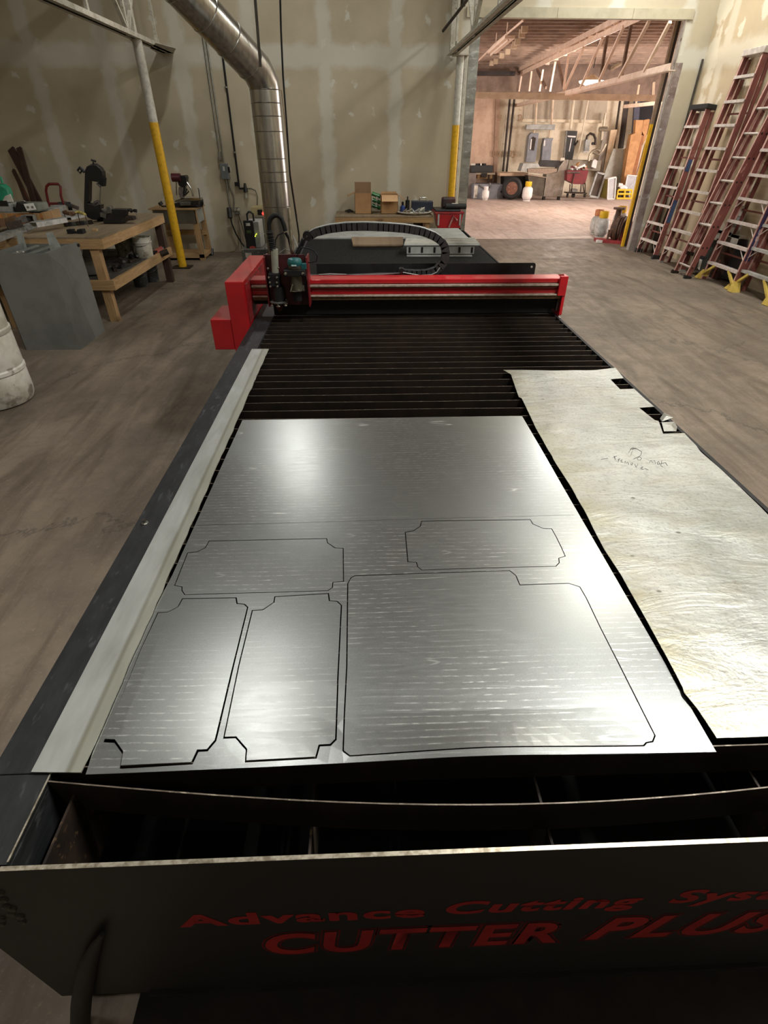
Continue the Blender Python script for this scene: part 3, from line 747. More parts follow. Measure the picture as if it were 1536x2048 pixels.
# torn flaps
for nm, pts, h in (('a', [(885,330),(900,312),(925,312),(950,335),(925,342),(895,345)], .018), ('b', [(893,352),(960,348),(975,372),(970,398),(905,400)], .012)):
    P = [az(*r2(a, b), ZS) for a, b in pts]; c = sum(P, Vector())/len(P)
    top = [Vector((p.x, p.y, ZS+.012+h*(.3+.7*random.random()))) for p in P]
    mb = MB()
    cen = Vector((c.x, c.y, ZS+.012+h*1.1))
    for i in range(len(top)):
        mb.prism([top[i], top[(i+1)%len(top)], cen], (0, 0, -.0014))
    tag(mb.build('torn_flap', M_old), 'small crumpled torn scrap lying in the notch of the stained sheet, the %s one' % ('farther' if nm == 'a' else 'nearer'), 'metal scrap')

# ---------------- items on the far end of the table
M_mat2 = mat('dark_speckled_mat', (25,25,24), (33,33,31), 60, .95, bump=.3, c3=(66,66,62), s3=90, spec=.1)
a = MB().box(-.62, 1.25, 4.35, 6.72, ZS+.001, ZS+.02).build('dark_board', M_mat2); tag(a, 'large dark speckled board covering the middle of the table behind the gantry', 'board')
a = MB().box(-.60, 1.22, 6.74, 7.5, ZS+.001, ZS+.03).build('grey_board', M_greyp); tag(a, 'pale grey sheet covering the far end of the table', 'board')
mb = MB()
t = thing('slotted_tray', 'pale grey slotted metal tray frame lying on the dark board', 'tray', (.9, 6.0, ZS+.02))
zt_ = ZS+.12
def tz(u, v, z): return az(u, v, z)
A0, A1, A2, A3 = tz(812,478,zt_), tz(948,476,zt_), tz(960,490,zt_), tz(808,490,zt_)
mb.hexa([A3-Vector((0,0,.006)), A2-Vector((0,0,.006)), A1-Vector((0,0,.006)), A0-Vector((0,0,.006)), A3, A2, A1, A0]); mb.build('top_plate', M_greyp, t)
for k in range(4):
    f = (k+.5)/4; p, q = A3.lerp(A0, f), A2.lerp(A1, f); MB().bar(p+Vector((0,0,.006)), q+Vector((0,0,.006)), .02, .012).build('rib', mat('pale_metal_rib', (196,194,184), (176,174,164), 9, .5), t)
b0, b1 = A3+Vector((.03,.02,0)), A2+Vector((-.05,.02,0))
MB().bar(b0-Vector((0,0,.045)), b1-Vector((0,0,.045)), .02, .07).build('side_wall', M_greyp, t)
MB().bar(b0-Vector((0,.02,.095)), b1-Vector((0.02,.02,.095)), .05, .012).build('lower_flange', M_greyp, t)
for k in range(6):
    p = b0.lerp(b1, .04+k*.185); MB().box(p.x-.01, p.x+.01, p.y-.014, p.y-.009, p.z-.07, p.z-.02).build('slot', M_blackp, t)
for k in range(4):
    z = ZS+.055; a, b = az(703+k, 478+k*4, z), az(806, 478+k*4, z)
    o = MB().tube([a, b], .022, 10).build('cardboard_tube', mat('worn_brown_tube', (140,118,92), (112,92,70), 6, .7), smooth=True)
    tag(o, 'worn brown pipe on the dark board behind the gantry, %s of the four' % ('nearest', 'second nearest', 'second farthest', 'farthest')[3-k], 'pipe', 'pipes bundled on the dark board')
# ================================================================ GANTRY
g = thing('cutting_gantry', 'red gantry beam spanning the black table with a red gearbox cover at its left end', 'gantry', (.3, 3.62, ZS))
GX0, GX1 = -.838, -.728
t0 = 1.185
mb = MB(); mb.box(GX0, GX1, 3.4, 4.27, .76, t0); EC_ = mb.build('end_cover', M_red, g, bevel=.004)
MB().box(-.965, GX0-.001, 3.402, 3.75, .775, .963).build('motor_cover', M_red, EC_, bevel=.003)
MB().box(GX1+.001, GX1+.004, 3.44, 4.2, .93, 1.16).build('inner_plate', M_redd, g)
for k in range(6):
    MB().lathe([(.006,0),(.006,.003),(.001,.004)], (GX1+.004, 3.48+k*.12, 1.155), 8, Matrix.Rotation(pi/2, 3, 'Y')).build('cover_screw', M_steel, EC_)
yb = 3.62
M_railm = mat('satin_linear_rail', (206,190,176), (170,154,138), 40, .35, .35)
bm_ = MB(); bm_.box(GX1+.002, 1.302, yb, yb+.12, 1.045, 1.152)
bm_.box(GX1+.002, 1.302, yb-.012, yb, 1.128, 1.152).box(GX1+.002, 1.302, yb-.010, yb, 1.062, 1.085)
BM_ = bm_.build('beam', M_red, g, bevel=.003)
MB().box(GX1+.01, 1.30, yb-.03, yb-.008, 1.112, 1.122).build('upper_rail', M_railm, BM_)
MB().box(GX1+.01, 1.30, yb-.03, yb-.008, 1.052, 1.060).build('lower_rail', M_railm, BM_)
M_rack = mat('oily_brown_rack', (112,86,62), (84,64,46), 40, .5, .4)
MB().box(GX1+.01, 1.30, yb-.022, yb-.008, 1.102, 1.112).box(GX1+.01, 1.30, yb-.022, yb+.06, 1.030, 1.050).build('gear_rack', M_rack, BM_)
MB().box(GX1+.01, 1.30, yb+.01, yb+.11, 1.0, 1.03).build('under_tray', M_blk, g)
mb = MB(); mb.prism([(1.303, yb-.04, .93), (1.303, yb+.02, .90), (1.303, yb+.16, .92), (1.303, yb+.17, 1.14), (1.303, yb+.02, 1.172), (1.303, yb-.03, 1.165)], (.02, 0, 0))
mb.box(1.27, 1.322, yb-.04, yb-.02, 1.05, 1.17)
mb.build('right_end_plate', M_red, g, bevel=.003)
MB().box(1.285, 1.302, yb-.015, yb+.14, .95, 1.04).build('bearing_block', M_dark, g)
MB().box(1.304, 1.33, yb-.02, yb+.02, .86, .905).build('guide_roller', M_steel, g)
# black sheet standing in for the shadow between the beam and the table
MB().box(-.60, 1.27, yb+.02, yb+.04, ZS+.01, 1.04).build('under_beam_shade', mat('under_beam_shade_black', (8,8,8), (14,14,14), 60, .8, bump=.4, st=(6,1,1)), g)
# cable tray plate behind
y = 3.9
tl = [(-.32, 1.0), (1.192, 1.0), (1.192, 1.178), (1.188, 1.188), (1.178, 1.193), (-.32, 1.193)]
MB().prism([(x, y, z) for x, z in tl], (0, .006, 0)).build('cable_tray_plate', M_blk, g)
MB().box(-.32, 1.19, yb+.12, y, 1.0, 1.006).build('cable_tray_floor', M_blk, g)
MB().cyl((1.165, y-.002, 1.168), (1.165, y+.008, 1.168), .007, 12).build('tray_hole_rivet', mat('pale_hole', (190,186,174), (190,186,174), 5, .6), g)
# energy chain
Pc = [ay(u, v, 3.85) for u, v in ((803,546),(830,548),(855,547),(872,541),(886,527),(892,508),(888,488),(872,474),(845,463),(810,457),(770,454),(730,452.5),(690,453.5),(655,458),(630,465),(614,476))]
def resample(P, d):
    out = [P[0]]; acc = 0
    for i in range(len(P)-1):
        a, b = P[i], P[i+1]; L = (b-a).length; t = d-acc
        while t <= L: out.append(a.lerp(b, t/L)); t += d
        acc = L-(t-d)
    return out
rs = resample(Pc, .034)
cc = thing('cable_chain', 'black plastic cable carrier chain looping over the gantry', 'cable chain', rs[0])
M_chain = mat('dusty_black_chain', (30,31,31), (44,44,43), 30, .55)
for i in range(len(rs)-1):
    a, b = rs[i], rs[i+1]; d = (b-a).normalized(); w_ = .046 if i > 12 else .05
    MB().bar(a-d*.003, b+d*.003, .055, w_, up=Vector((0,1,0)).cross(d)).build('link', M_chain, cc)
MB().tube([Vector((p.x, p.y+.0, p.z))+Vector((0,0,.024)) for p in rs[8:]], .006, 6).build('top_hose', M_greyp, cc)
for i, e in ((0, (803,546)), (1, (614,472))):
    P = ay(*e, 3.82); MB().cyl(P, P+Vector((0,.06,0)), .028, 18).build('end_bracket', M_blackp, cc)
    MB().cyl(P-Vector((0,.004,0)), P, .006, 10).build('end_screw', M_chrome, cc)
MB().tube([ay(*q_, 3.82) for q_ in ((880,535),(873,545),(862,550),(840,551),(806,545))], .004, 6).build('inner_strap', M_greyp, cc)
# bundle of wires in the tray
for k in range(4):
    tag(MB().tube([ay(u, v, 3.74) for u, v in ((618,548+k),(660,551-k*1.2),(710,548+k*.6),(760,546+k),(800,546))], .003, 5).build('wire', M_greyp if k % 2 else M_blackp, smooth=True), 'thin %s wire lying behind the gantry beam' % ('upper black', 'upper grey', 'lower black', 'lower grey')[k], 'wire', 'wires behind the gantry beam')

# ---------------- torch carriage
y = 3.56
tc = thing('torch_carriage', 'torch carriage with black height control cylinder and teal router on the red gantry', 'carriage', (-.46, y, ZS))
def yx(u, v, yy=y): return ay(u, v, yy)
a, b = yx(528, 520), yx(617, 603)
MB().box(a.x, b.x, y, y+.012, b.z-.02, a.z+.03).build('back_plate', mat('shaded_red_plate', (74,16,20), (48,12,16), 6, .5), tc)  # shading of the red back plate is put into this dark colour
for u in (530, 614):
    p, q = yx(u, 516), yx(u+4, 603); MB().box(p.x-.004, p.x+.004, y-.05, y+.10, q.z-.02, p.z+.01).build('side_plate', mat('deep_red_plate', (118,22,28), (96,18,24), 6, .4), tc)
mb = MB(); mb.hexa([(a.x,y+.0,a.z+.03),(b.x,y,a.z+.03),(b.x,y+.2,a.z+.05),(a.x,y+.2,a.z+.05),(a.x,y,a.z+.036),(b.x,y,a.z+.036),(b.x,y+.2,a.z+.056),(a.x,y+.2,a.z+.056)])
yy = 3.47
p, q = yx(536, 548, yy), yx(557, 574, yy)
TCL = MB().box(p.x, q.x+.008, yy, yy+.08, q.z, p.z).build('torch_clamp', M_blk, tc, bevel=.003)
for u, v in ((538,555),(554,555),(540,565),(554,565),(541,573),(555,573),(536,537),(557,536)):
    P = yx(u, v, yy-.002); MB().lathe([(.007,0),(.007,.004),(.003,.006),(.001,.006)], P, 10, Matrix.Rotation(pi/2, 3, 'X')).build('clamp_screw', M_chrome, TCL)
c0 = yx(553, 575, yy); c1 = yx(553, 607, yy)
TBD = MB().tube([(c0.x, yy+.04, c0.z), (c0.x, yy+.04, c1.z)], .038, 22).build('torch_body', M_blackp, tc, True)
z1 = c1.z
MB().lathe([(.05,0),(.056,.004),(.056,.009),(.05,.012),(.03,.012)], (c0.x, yy+.04, z1-.004), 24).build('shield_ring', M_steel, TBD)
for k in range(6):
    an = k*pi/3+.52; X, Yy = c0.x+.048*cos(an), yy+.04+.048*sin(an)
    MB().lathe([(.011,0),(.014,.004),(.012,.01),(.005,.012),(.004,.03),(.001,.03)], (X, Yy, z1-.02), 10).build('magnet_foot', M_chrome, TBD, True)
MB().lathe([(.008,0),(.02,.02),(.02,.04)], (c0.x, yy+.04, z1-.055), 16).build('nozzle', mat('copper_nozzle', (150,90,60), (120,70,46), 9, .35, .9), tc, True)
u0, u1 = yx(547, 500, yy), yx(549, 548, yy)
MB().tube([(u0.x, yy+.04, u0.z), (u1.x, yy+.04, u1.z)], .021, 18).build('torch_sleeve', mat('grey_green_sleeve', (158,158,142), (136,136,122), 6, .5), tc, True)
pts = [yx(u, v, yy+.04) for u, v in ((546,500),(542,480),(539,462))]
n = 40; PR = []; RR = []
for i in range(n):
    t = i/(n-1); k = t*2; j = min(1, int(k)); PR.append(pts[j].lerp(pts[j+1], k-j)); RR.append(.019+.004*sin(t*2*pi*11))
MB().tube(PR, RR, 14).build('ribbed_boot', M_rub, tc, True)
MB().tube([yx(u, v, yy+.06) for u, v in ((539,463),(538,448),(541,437),(548,431),(556,431),(563,437),(568,450),(571,462))], .0135, 12).build('torch_hose', M_blk, tc, True)
# router
ry = 3.45
p, q = yx(572, 519, ry), yx(603, 533, ry)
mb = MB(); cx = (p.x+q.x)/2; r_ = (q.x-p.x)/2
zt2, zb2 = p.z, q.z
mb.lathe([(r_*.93,zb2),(r_,zb2+.01),(r_,zt2-.015),(r_*.85,zt2-.003),(r_*.5,zt2),(.001,zt2)], (cx, ry+.045, 0), 18); RCP = mb.build('router_cap', M_teal, tc, True)
MB().box(cx+r_*.6, cx+r_+.025, ry+.03, ry+.06, zt2-.06, zt2-.03).build('switch_housing', M_teal, tc)
MB().box(cx-.016, cx+.014, ry-.0, ry+.004, zt2-.038, zt2-.030).build('label_strip', mat('pale_label', (190,214,208), (170,200,196), 9, .5), RCP)
z3 = yx(590, 541, ry).z
MB().lathe([(r_*.95,z3),(r_,z3+.01),(r_*.9,zb2)], (cx, ry+.045, 0), 16).build('router_neck', M_dark, tc, True)
z4 = yx(590, 553, ry).z
MB().box(cx-.068, cx+.062, ry+.0, ry+.09, z4, z3).build('router_bracket', M_blk, tc, bevel=.003)
for dx in (-.055, .05): MB().lathe([(.009,0),(.009,.004),(.001,.005)], (cx+dx, ry-.001, (z3+z4)/2), 12, Matrix.Rotation(pi/2, 3, 'X')).build('bracket_screw', M_chrome, tc)
z5 = yx(590, 583, ry).z
MB().tube([(cx, ry+.045, z4), (cx, ry+.045, z5)], .036, 18).build('router_body', mat('olive_grey_housing', (84,80,66), (64,60,50), 9, .4, .3), tc, True)
MB().lathe([(.048,0),(.052,.003),(.052,.008),(.04,.011)], (cx, ry+.045, z5-.004), 22).build('router_base', M_chrome, tc, True)
MB().bar((cx-.035, ry+.0, z5), (cx-.02, ry+.0, z5+.04), .016, .006).build('depth_lever', M_edge, tc)
MB().bar((cx+.045, ry+.01, z5), (cx+.045, ry+.01, z5+.035), .01, .006).build('base_lug', M_chrome, tc)
z6 = yx(590, 604, ry).z
MB().tube([(cx, ry+.045, z5), (cx, ry+.045, z6)], .027, 12).build('bit_collar', M_blk, tc)
pp_ = [yx(u, v, 3.56) for u, v in ((602,524),(620,525),(633,522),(635,512),(628,501),(614,496),(602,495),(596,505),(594,517))]
MB().tube(pp_, .004, 8).build('router_cord', M_blk, tc, True)
a_, b_ = yx(576, 415, 3.66), yx(586, 516, 3.66)
MB().tube([(b_.x, 3.66, a_.z), (b_.x, 3.66, b_.z)], .012, 12).build('lift_screw', M_chrome, tc, True)
for u, v in ((560,505),(575,500)):
    pass
MB().tube([yx(u, v, 3.66) for u, v in ((606,478),(600,492),(594,503),(590,515))], .008, 8).tube([yx(u, v, 3.66) for u, v in ((612,474),(606,490),(601,500),(596,512))], .006, 8).build('cable_bundle', M_blk, tc, True)
MB().tube([yx(u, v, 3.66) for u, v in ((568,465),(556,470),(551,480),(550,500),(552,520))], .004, 6).build('signal_cable', M_blk, tc, True)
MB().tube([yx(u, v, 3.7) for u, v in ((571,465),(578,478),(582,495),(584,512))], .009, 8).build('thick_cable', M_blk, tc, True)
MB().tube([yx(u, v, 3.7) for u, v in ((585,470),(590,480),(594,492),(598,500))], .004, 6).tube([yx(u, v, 3.7) for u, v in ((560,505),(570,498),(580,502))], .003, 6).build('zip_tie', M_greyp, tc, True)

# ================================================================ DUCT AND HANGING CABLES
DY = 9.2
b0 = ay(556, 440, DY); b1 = ay(528, 172, DY)
X0 = b0.x; R_ = .205
zE = ay(528, 180, DY).z
du = thing('exhaust_duct', 'large spiral sheet metal exhaust duct rising behind the gantry and bending up to the left', 'duct', (X0, DY, 0))
mb = MB(); mb.tube([(X0, DY, .35), (X0, DY, zE)], R_, 36, False)
mb.build('vertical_pipe', M_duct, du, True)
for v in (205, 232, 263, 318, 345, 365, 415):
    z = ay(540, v, DY-R_).z; MB().lathe([(R_+.001,z-.006),(R_+.006,z),(R_+.001,z+.006)], (X0, DY, 0), 36).build('joint_band', M_duct, du, True)
# elbow and inclined run: the run comes toward the camera and to the left
dirp = ray(400, 20); tt = (ray(528,172).dot(FWD))
zc = (Vector((X0, DY, zE))-CAM).dot(FWD)*.86
P1 = CAM+ray(405, 22)*zc
E0 = Vector((X0, DY, zE)); E1 = Vector((X0, DY, zE+.12))+(P1-Vector((X0, DY, zE))).normalized()*.16
dn = (P1-E1).normalized()
E2 = E1+dn*.12
mb = MB(); mb.tube([E0, E0+Vector((0,0,.06)), E1-dn*.02, E2], R_, 36, False); mb.build('elbow', M_duct, du, True)
P2_ = P1+dn*1.6
mb = MB(); mb.tube([E2, P1, P2_], R_, 36, False); mb.build('inclined_pipe', M_duct, du, True)
for t in (.0, .38, .75, 1.15, 1.6): 
    c_ = E2+dn*t; MB().tube([c_-dn*.008, c_, c_+dn*.008], [R_+.001, R_+.007, R_+.001], 36, False).build('joint_band', M_duct, du, True)
MB().tube([E0-Vector((0,0,.006)), E0, E0+Vector((0,0,.006))], [R_+.001, R_+.008, R_+.001], 36, False).build('joint_band', M_duct, du, True)
MB().bar(ay(521, 134, E2.y-.22), ay(508, -30, E2.y-.22), .035, .004).build('hanger_strap', mat('dark_strap', (80,76,66), (64,60,52), 9, .6), du)
MB().box(X0-.26, X0+.26, DY-.26, DY+.26, .1, .35).build('base_box', M_duct, du)
tag(MB().tube([ay(u, v, DY-.35) for u, v in ((560,-20),(562,60),(566,150),(574,258),(580,350),(592,430),(598,470),(598,500))], .012, 8).build('drop_cable', M_blk, smooth=True), 'black power cable hanging beside the metal duct', 'cable')
tag(MB().tube([ay(u, v, DY+.2) for u, v in ((563,180),(572,260),(582,350),(594,430),(597,470))], .008, 6).build('ground_wire', mat('tan_wire', (150,126,100), (130,108,84), 9, .6), smooth=True), 'thin tan wire hanging just right of the metal duct', 'wire')

# ================================================================ BACK WALL ELECTRICS
wy_ = WY-.03
M_cond = mat('galvanised_conduit', (150,150,142), (128,128,120), 9, .4, .6)
def wp(u, v, d=.03): return ay(u, v, WY-d)
t = thing('disconnect_switch', 'grey electrical switch box on the back wall with a small white sticker', 'switch box', wp(450, 345))
a, b = wp(441, 327), wp(460, 358)
MB().box(a.x, b.x, WY-.13, WY-.002, b.z, a.z).build('box', mat('grey_electrical_enamel', (106,112,114), (94,100,102), 5, .5), t, bevel=.008)
MB().box(a.x+.05, b.x-.05, WY-.133, WY-.13, a.z-.11, a.z-.04).build('sticker', mat('white_sticker', (200,200,196), (150,150,146), 60, .6), t)
MB().box(b.x, b.x+.03, WY-.10, WY-.06, a.z-.14, a.z-.05).build('lever', M_blackp, t)
for k, (p, q, nm) in enumerate((((411,100),(438,300),'left'),((416,100),(448,325),'right'))):
    o = MB().tube([(wp(*p).x, wy_, 4.8), (wp(*q).x, wy_, wp(*q).z)], .014, 8).build('conduit', M_cond, smooth=True); tag(o, 'thin metal conduit on the back wall above the switch box, the %s of the pair' % nm, 'conduit')
a, b = wp(436, 303), wp(444, 321)
tag(MB().box(a.x, b.x, WY-.09, WY-.002, b.z, a.z).build('conduit_box', M_cond, bevel=.004), 'small metal fitting box just above left of the grey switch box', 'fitting')
tag(MB().tube([(wp(452,358).x, wy_, wp(452,358).z), (wp(452,358).x, wy_, wp(461,414).z)], .018, 8).build('conduit', M_cond, smooth=True), 'short conduit dropping from the grey switch box to the outlets', 'conduit')
tag(MB().tube([wp(u, v) for u, v in ((456,358),(461,375),(467,390),(468,408),(466,416))], .012, 8).build('flexible_conduit', M_cond, smooth=True), 'curved flexible conduit below the grey switch box', 'conduit')
t = thing('power_outlet', 'metal double outlet box with plugs low on the back wall', 'outlet', wp(470, 420))
a, b = wp(454, 415), wp(462, 428); MB().box(a.x, b.x, WY-.06, WY-.002, b.z, a.z).build('left_box', M_cond, t)
a, b = wp(468, 415), wp(480, 428); MB().box(a.x, b.x, WY-.06, WY-.002, b.z, a.z).build('right_box', M_cond, t)
for u in (471, 477): 
    P = wp(u, 419, .07); MB().cyl(P, P+Vector((0,-.04,0)), .022, 12).build('socket', M_white, t)
P = wp(458, 424, .1); MB().cyl(P+Vector((0,.05,.06)), P+Vector((.01,-.02,-.1)), .045, 14).build('plug', M_blackp, t)
tag(MB().tube([wp(u, v, .12) for u, v in ((460,430),(464,448),(472,468),(483,486),(494,500))], .013, 8).build('electrical_lead', M_blk, smooth=True), 'thick black power cord sagging from the outlet to the plasma cutter', 'cord')
tag(MB().tube([wp(u, v, .08) for u, v in ((474,428),(478,450),(481,475),(484,500),(484,515))], .006, 6).build('thin_cord', mat('grey_cord', (110,106,92), (92,88,76), 9, .6), smooth=True), 'thin grey cord hanging from the left socket of the outlet', 'cord')
tag(MB().tube([wp(u, v, .1) for u, v in ((476,428),(482,445),(489,470),(496,495))], .006, 6).build('thin_cord', M_blk, smooth=True), 'thin cord slanting from the outlet behind the plasma cutter', 'cord')
tag(MB().tube([wp(u, v, .06) for u, v in ((476,460),(477,490),(470,502),(455,505),(430,505),(412,507))], .007, 6).build('trailing_lead', mat('ochre_cord', (130,112,70), (110,96,60), 9, .6), smooth=True), 'ochre cord dropping to the foot of the wall and running left', 'cord')
pl = thing('air_line', 'black air pipe down the back wall with a regulator and hose', 'pipe', wp(470, 300))
MB().tube([(wp(449,125).x, wy_, 4.7), (wp(478,370).x, wy_, wp(476,370).z), wp(479,377), wp(489,377)], .017, 8).build('pipe', M_blk, pl, True)
MB().tube([wp(u, v, .05) for u, v in ((490,377),(502,377),(511,381),(515,393),(514,412))], .01, 8).build('hose', mat('grey_hose', (96,94,84), (80,78,70), 9, .6), pl, True)
a, b = wp(487, 366), wp(494, 384); MB().tube([(a.x+.03, WY-.07, a.z), (a.x+.03, WY-.07, b.z)], [.02, .045], 12).build('regulator', M_blackp, pl, True)
MB().tube([wp(491, 385, .07), wp(492, 396, .07)], .026, 12).build('filter_bowl', mat('cloudy_bowl', (170,170,160), (150,150,140), 9, .2), pl, True)
for v, u in ((173,452),(303,469)): MB().tube([wp(u, v), wp(u+.3, v+3)], .028, 8).build('coupling', M_cond, pl)
MB().box(wp(473,365).x-.03, wp(480,371).x-.02, WY-.08, WY-.02, wp(476,372).z, wp(476,364).z).build('valve', M_blk, pl)

# plasma power supply on a grey cabinet
PY = 9.5
def wz(u, v, yy=PY): return ay(u, v, yy)
cab = thing('grey_cabinet', 'low grey steel cabinet under the plasma cutter', 'cabinet', (-1.6, PY, 0))
a, b = wz(482, 499), wz(545, 499)
MB().box(a.x, b.x, PY, PY+.6, .02, a.z).build('body', mat('worn_grey_cabinet', (92,92,88), (74,74,70), 6, .5, c3=(130,120,104), s3=12), cab, bevel=.006)
MB().box(a.x+.06, a.x+.16, PY-.004, PY, a.z-.12, a.z-.05).build('label_plate', M_white, cab)
for k in range(2): MB().box(a.x+.06, a.x+.16, PY-.004, PY, a.z-.2-k*.06, a.z-.165-k*.06).build('label_plate', M_white, cab)
pc = thing('plasma_cutter', 'black fronted plasma cutting power supply with a handle, lights and a red label', 'machine', (-1.75, PY+.1, a.z))
p, q = wz(486, 444, PY+.1), wz(515, 497, PY+.1); zb_ = cab.children and wz(482, 499).z
PFP = MB().box(p.x, q.x-.02, PY+.1, PY+.14, zb_, p.z+.02).build('front_panel', M_blackp, pc, bevel=.01)
MB().box(p.x+.02, q.x+.06, PY+.14, PY+.55, zb_, p.z).build('housing', M_greyp, pc, bevel=.01)
MB().tube([(p.x+.06, PY+.2, p.z), (p.x+.06, PY+.2, p.z+.1), (p.x+.09, PY+.2, p.z+.13), (q.x-.06, PY+.2, p.z+.13), (q.x-.02, PY+.2, p.z+.1), (q.x-.02, PY+.2, p.z)], .016, 8).build('handle', M_blackp, pc, True)
MB().box(p.x+.04, q.x-.07, PY+.096, PY+.1, p.z-.055, p.z-.015).build('name_plate', M_white, PFP)
MB().box(p.x+.04, p.x+.11, PY+.096, PY+.1, p.z-.16, p.z-.12).build('display', mat('green_display', (70,90,50), (60,80,44), 9, .3), PFP)
for dx, dz in ((.17,-.18),(.185,-.165),(.16,-.2)): MB().box(p.x+dx, p.x+dx+.012, PY+.094, PY+.1, p.z+dz-.012, p.z+dz).build('indicator_light', mat('yellow_green_light', (200,220,60), (200,220,60), 5, .5, emit=2.5), PFP)
MB().prism([(p.x+.05+.055*(1+cos(a_))*.9, PY+.098, p.z-.37+.022*sin(a_)) for a_ in [i*pi/8 for i in range(16)]], (0,.002,0)).build('red_badge', mat('red_badge', (180,70,66), (160,56,54), 9, .5), PFP)
MB().box(p.x+.07, p.x+.15, PY+.096, PY+.1, p.z-.44, p.z-.41).build('white_badge', M_white, PFP)
# control box on the wall
t = thing('control_box', 'beige wooden control board with a black meter and red lamp beside the duct', 'control panel', wz(520, 430, 11.3))
a, b = ay(501, 415, 11.3), ay(532, 438, 11.3); MB().box(a.x, b.x, 11.3, WY-.01, b.z, a.z).build('board', mat('beige_board', (176,162,120), (158,144,104), 5, .7), t)
c_, d = ay(515, 419, 11.3), ay(526, 432, 11.3); MB().box(c_.x, d.x, 11.27, 11.3, d.z, c_.z).build('meter', M_blackp, t)
P = ay(526, 427, 11.26); MB().cyl(P, P+Vector((0,.02,0)), .022, 10).build('red_lamp', mat('red_lamp', (255,70,60), (255,70,60), 5, .4, emit=1.5), t)
t = thing('grey_locker', 'grey metal cabinet with a pale frame standing behind the duct', 'cabinet', ay(520, 500, 11.0))
a, b = ay(508, 434, 11.0), ay(534, 500, 11.0); MB().box(a.x, b.x, 11.0, 11.5, 0, a.z).build('body', mat('olive_grey_metal', (104,102,88), (90,88,76), 5, .5), t)
MB().box(b.x-.16, b.x-.145, 10.98, 11.0, .15, a.z-.02).box(a.x, b.x, 10.98, 11.0, a.z-.28, a.z-.265).build('frame_bar', M_greyp, t)
for k, (u, v) in enumerate(((531,498),(536,500))):
    tag(MB().tube([ay(u-4, v+3, 9.55), ay(u, v-3, 9.5), ay(u+5, v, 9.48), ay(u+3, v+5, 9.5), ay(u-2, v+2, 9.52)], .008, 6).build('coiled_lead', M_greyp, smooth=True), 'pale lead coiled on the grey cabinet beside the plasma cutter, the %s coil' % ('left', 'right')[k], 'cable')

# ================================================================ LOW BENCH AT THE BACK
BY = 10.75
def bw(u, v, yy=BY): return ay(u, v, yy)
a, b = bw(670, 433), bw(867, 433); BZ = a.z
bt = thing('low_bench', 'low wooden bench against the back wall carrying cardboard boxes', 'bench', ((a.x+b.x)/2, BY+.4, 0))
MB().box(a.x, b.x, BY, WY-.12, BZ-.02, BZ).build('top', M_ply, bt)
MB().box(a.x, b.x, BY, BY+.04, bw(670,446).z, BZ-.021).build('front_rail', M_pinex, bt)
for x in (a.x+.06, b.x-.1): 
    for yy in (BY+.05, WY-.25): MB().box(x-.045, x+.045, yy, yy+.09, 0, BZ-.03).build('leg', M_pinez, bt)
def at_back(u, v, z=None):
    P = az(u, v, BZ if z is None else z); P.y = min(P.y, 11.36); return P
def carton(name, u0, u1, vb, h, d, lb, flaps):
    P, Q = at_back(u0, vb), at_back(u1, vb); w_ = Q.x-P.x
    t = thing(name, lb, 'box', ((P.x+Q.x)/2, P.y, BZ))
    MB().box(P.x, Q.x, P.y, P.y+.006, BZ, BZ+h).box(P.x, P.x+.006, P.y, P.y+d, BZ, BZ+h).box(Q.x-.006, Q.x, P.y, P.y+d, BZ, BZ+h).box(P.x, Q.x, P.y+d-.006, P.y+d, BZ, BZ+h).box(P.x, Q.x, P.y, P.y+d, BZ, BZ+.006).build('body', M_card, t)
    for f in flaps:
        if f == 'up': MB().bar((( P.x+Q.x)/2, P.y+.01, BZ+h), ((P.x+Q.x)/2, P.y+.04, BZ+h+.17), w_*.96, .005, up=(0,1,0)).build('flap', mat('shaded_card', (126,98,70), (116,90,62), 3, .8), t)
        if f == 'front': MB().bar(((P.x+Q.x)/2, P.y, BZ+h), ((P.x+Q.x)/2, P.y-.13, BZ+h-.09), w_*.93, .005).build('flap', mat('pale_card', (196,158,116), (186,148,106), 3, .8), t)
        if f == 'right': MB().bar((Q.x, P.y+d/2, BZ+h), (Q.x+.12, P.y+d/2, BZ+h-.08), d*.9, .005).build('flap', M_card, t)
        if f == 'back': MB().bar(((P.x+Q.x)/2, P.y+d, BZ+h), ((P.x+Q.x)/2, P.y+d+.02, BZ+h+.03), w_*.9, .005, up=(0,1,0)).build('flap', M_card, t)
        if f == 'left': MB().bar((P.x, P.y+d/2, BZ+h), (P.x-.14, P.y+d/2, BZ+h-.05), d*.9, .005).build('flap', M_card, t)
    return t
carton('cardboard_box', 710, 743, 428, .33, .32, 'taller cardboard box with its flap standing up on the low bench', ['up', 'left'])
carton('cardboard_box', 762, 796, 428, .30, .34, 'shorter cardboard box with its front flap folded down on the low bench', ['front', 'right', 'back'])
tg = thing('green_fan_housing', 'green plastic object standing between the two cardboard boxes', 'object', at_back(752, 424))
P = at_back(752, 421)
for k, (dx, dz) in enumerate(((0,.05),(.01,.14),(.0,.24))): MB().tube([(P.x-.08+dx, P.y+.1, BZ+dz+.06), (P.x+.08, P.y+.1, BZ+dz+.01)], .035, 10).build('rib', M_glass, tg, True)
MB().tube([(P.x, P.y+.1, BZ+.04), (P.x+.02, P.y+.1, BZ+.27)], .03, 8).build('core', M_white, tg, True)
P = at_back(700, 426); tag(MB().tube([P+Vector((-.09,0,.03)), P+Vector((0,.03,.05)), P+Vector((.05,0,.02))], .016, 8).tube([P+Vector((-.05,-.03,.02)), P+Vector((.06,.02,.03))], .012, 6).build('hand_tool', M_dark, smooth=True), 'small dark metal tool on the left end of the low bench', 'tool')
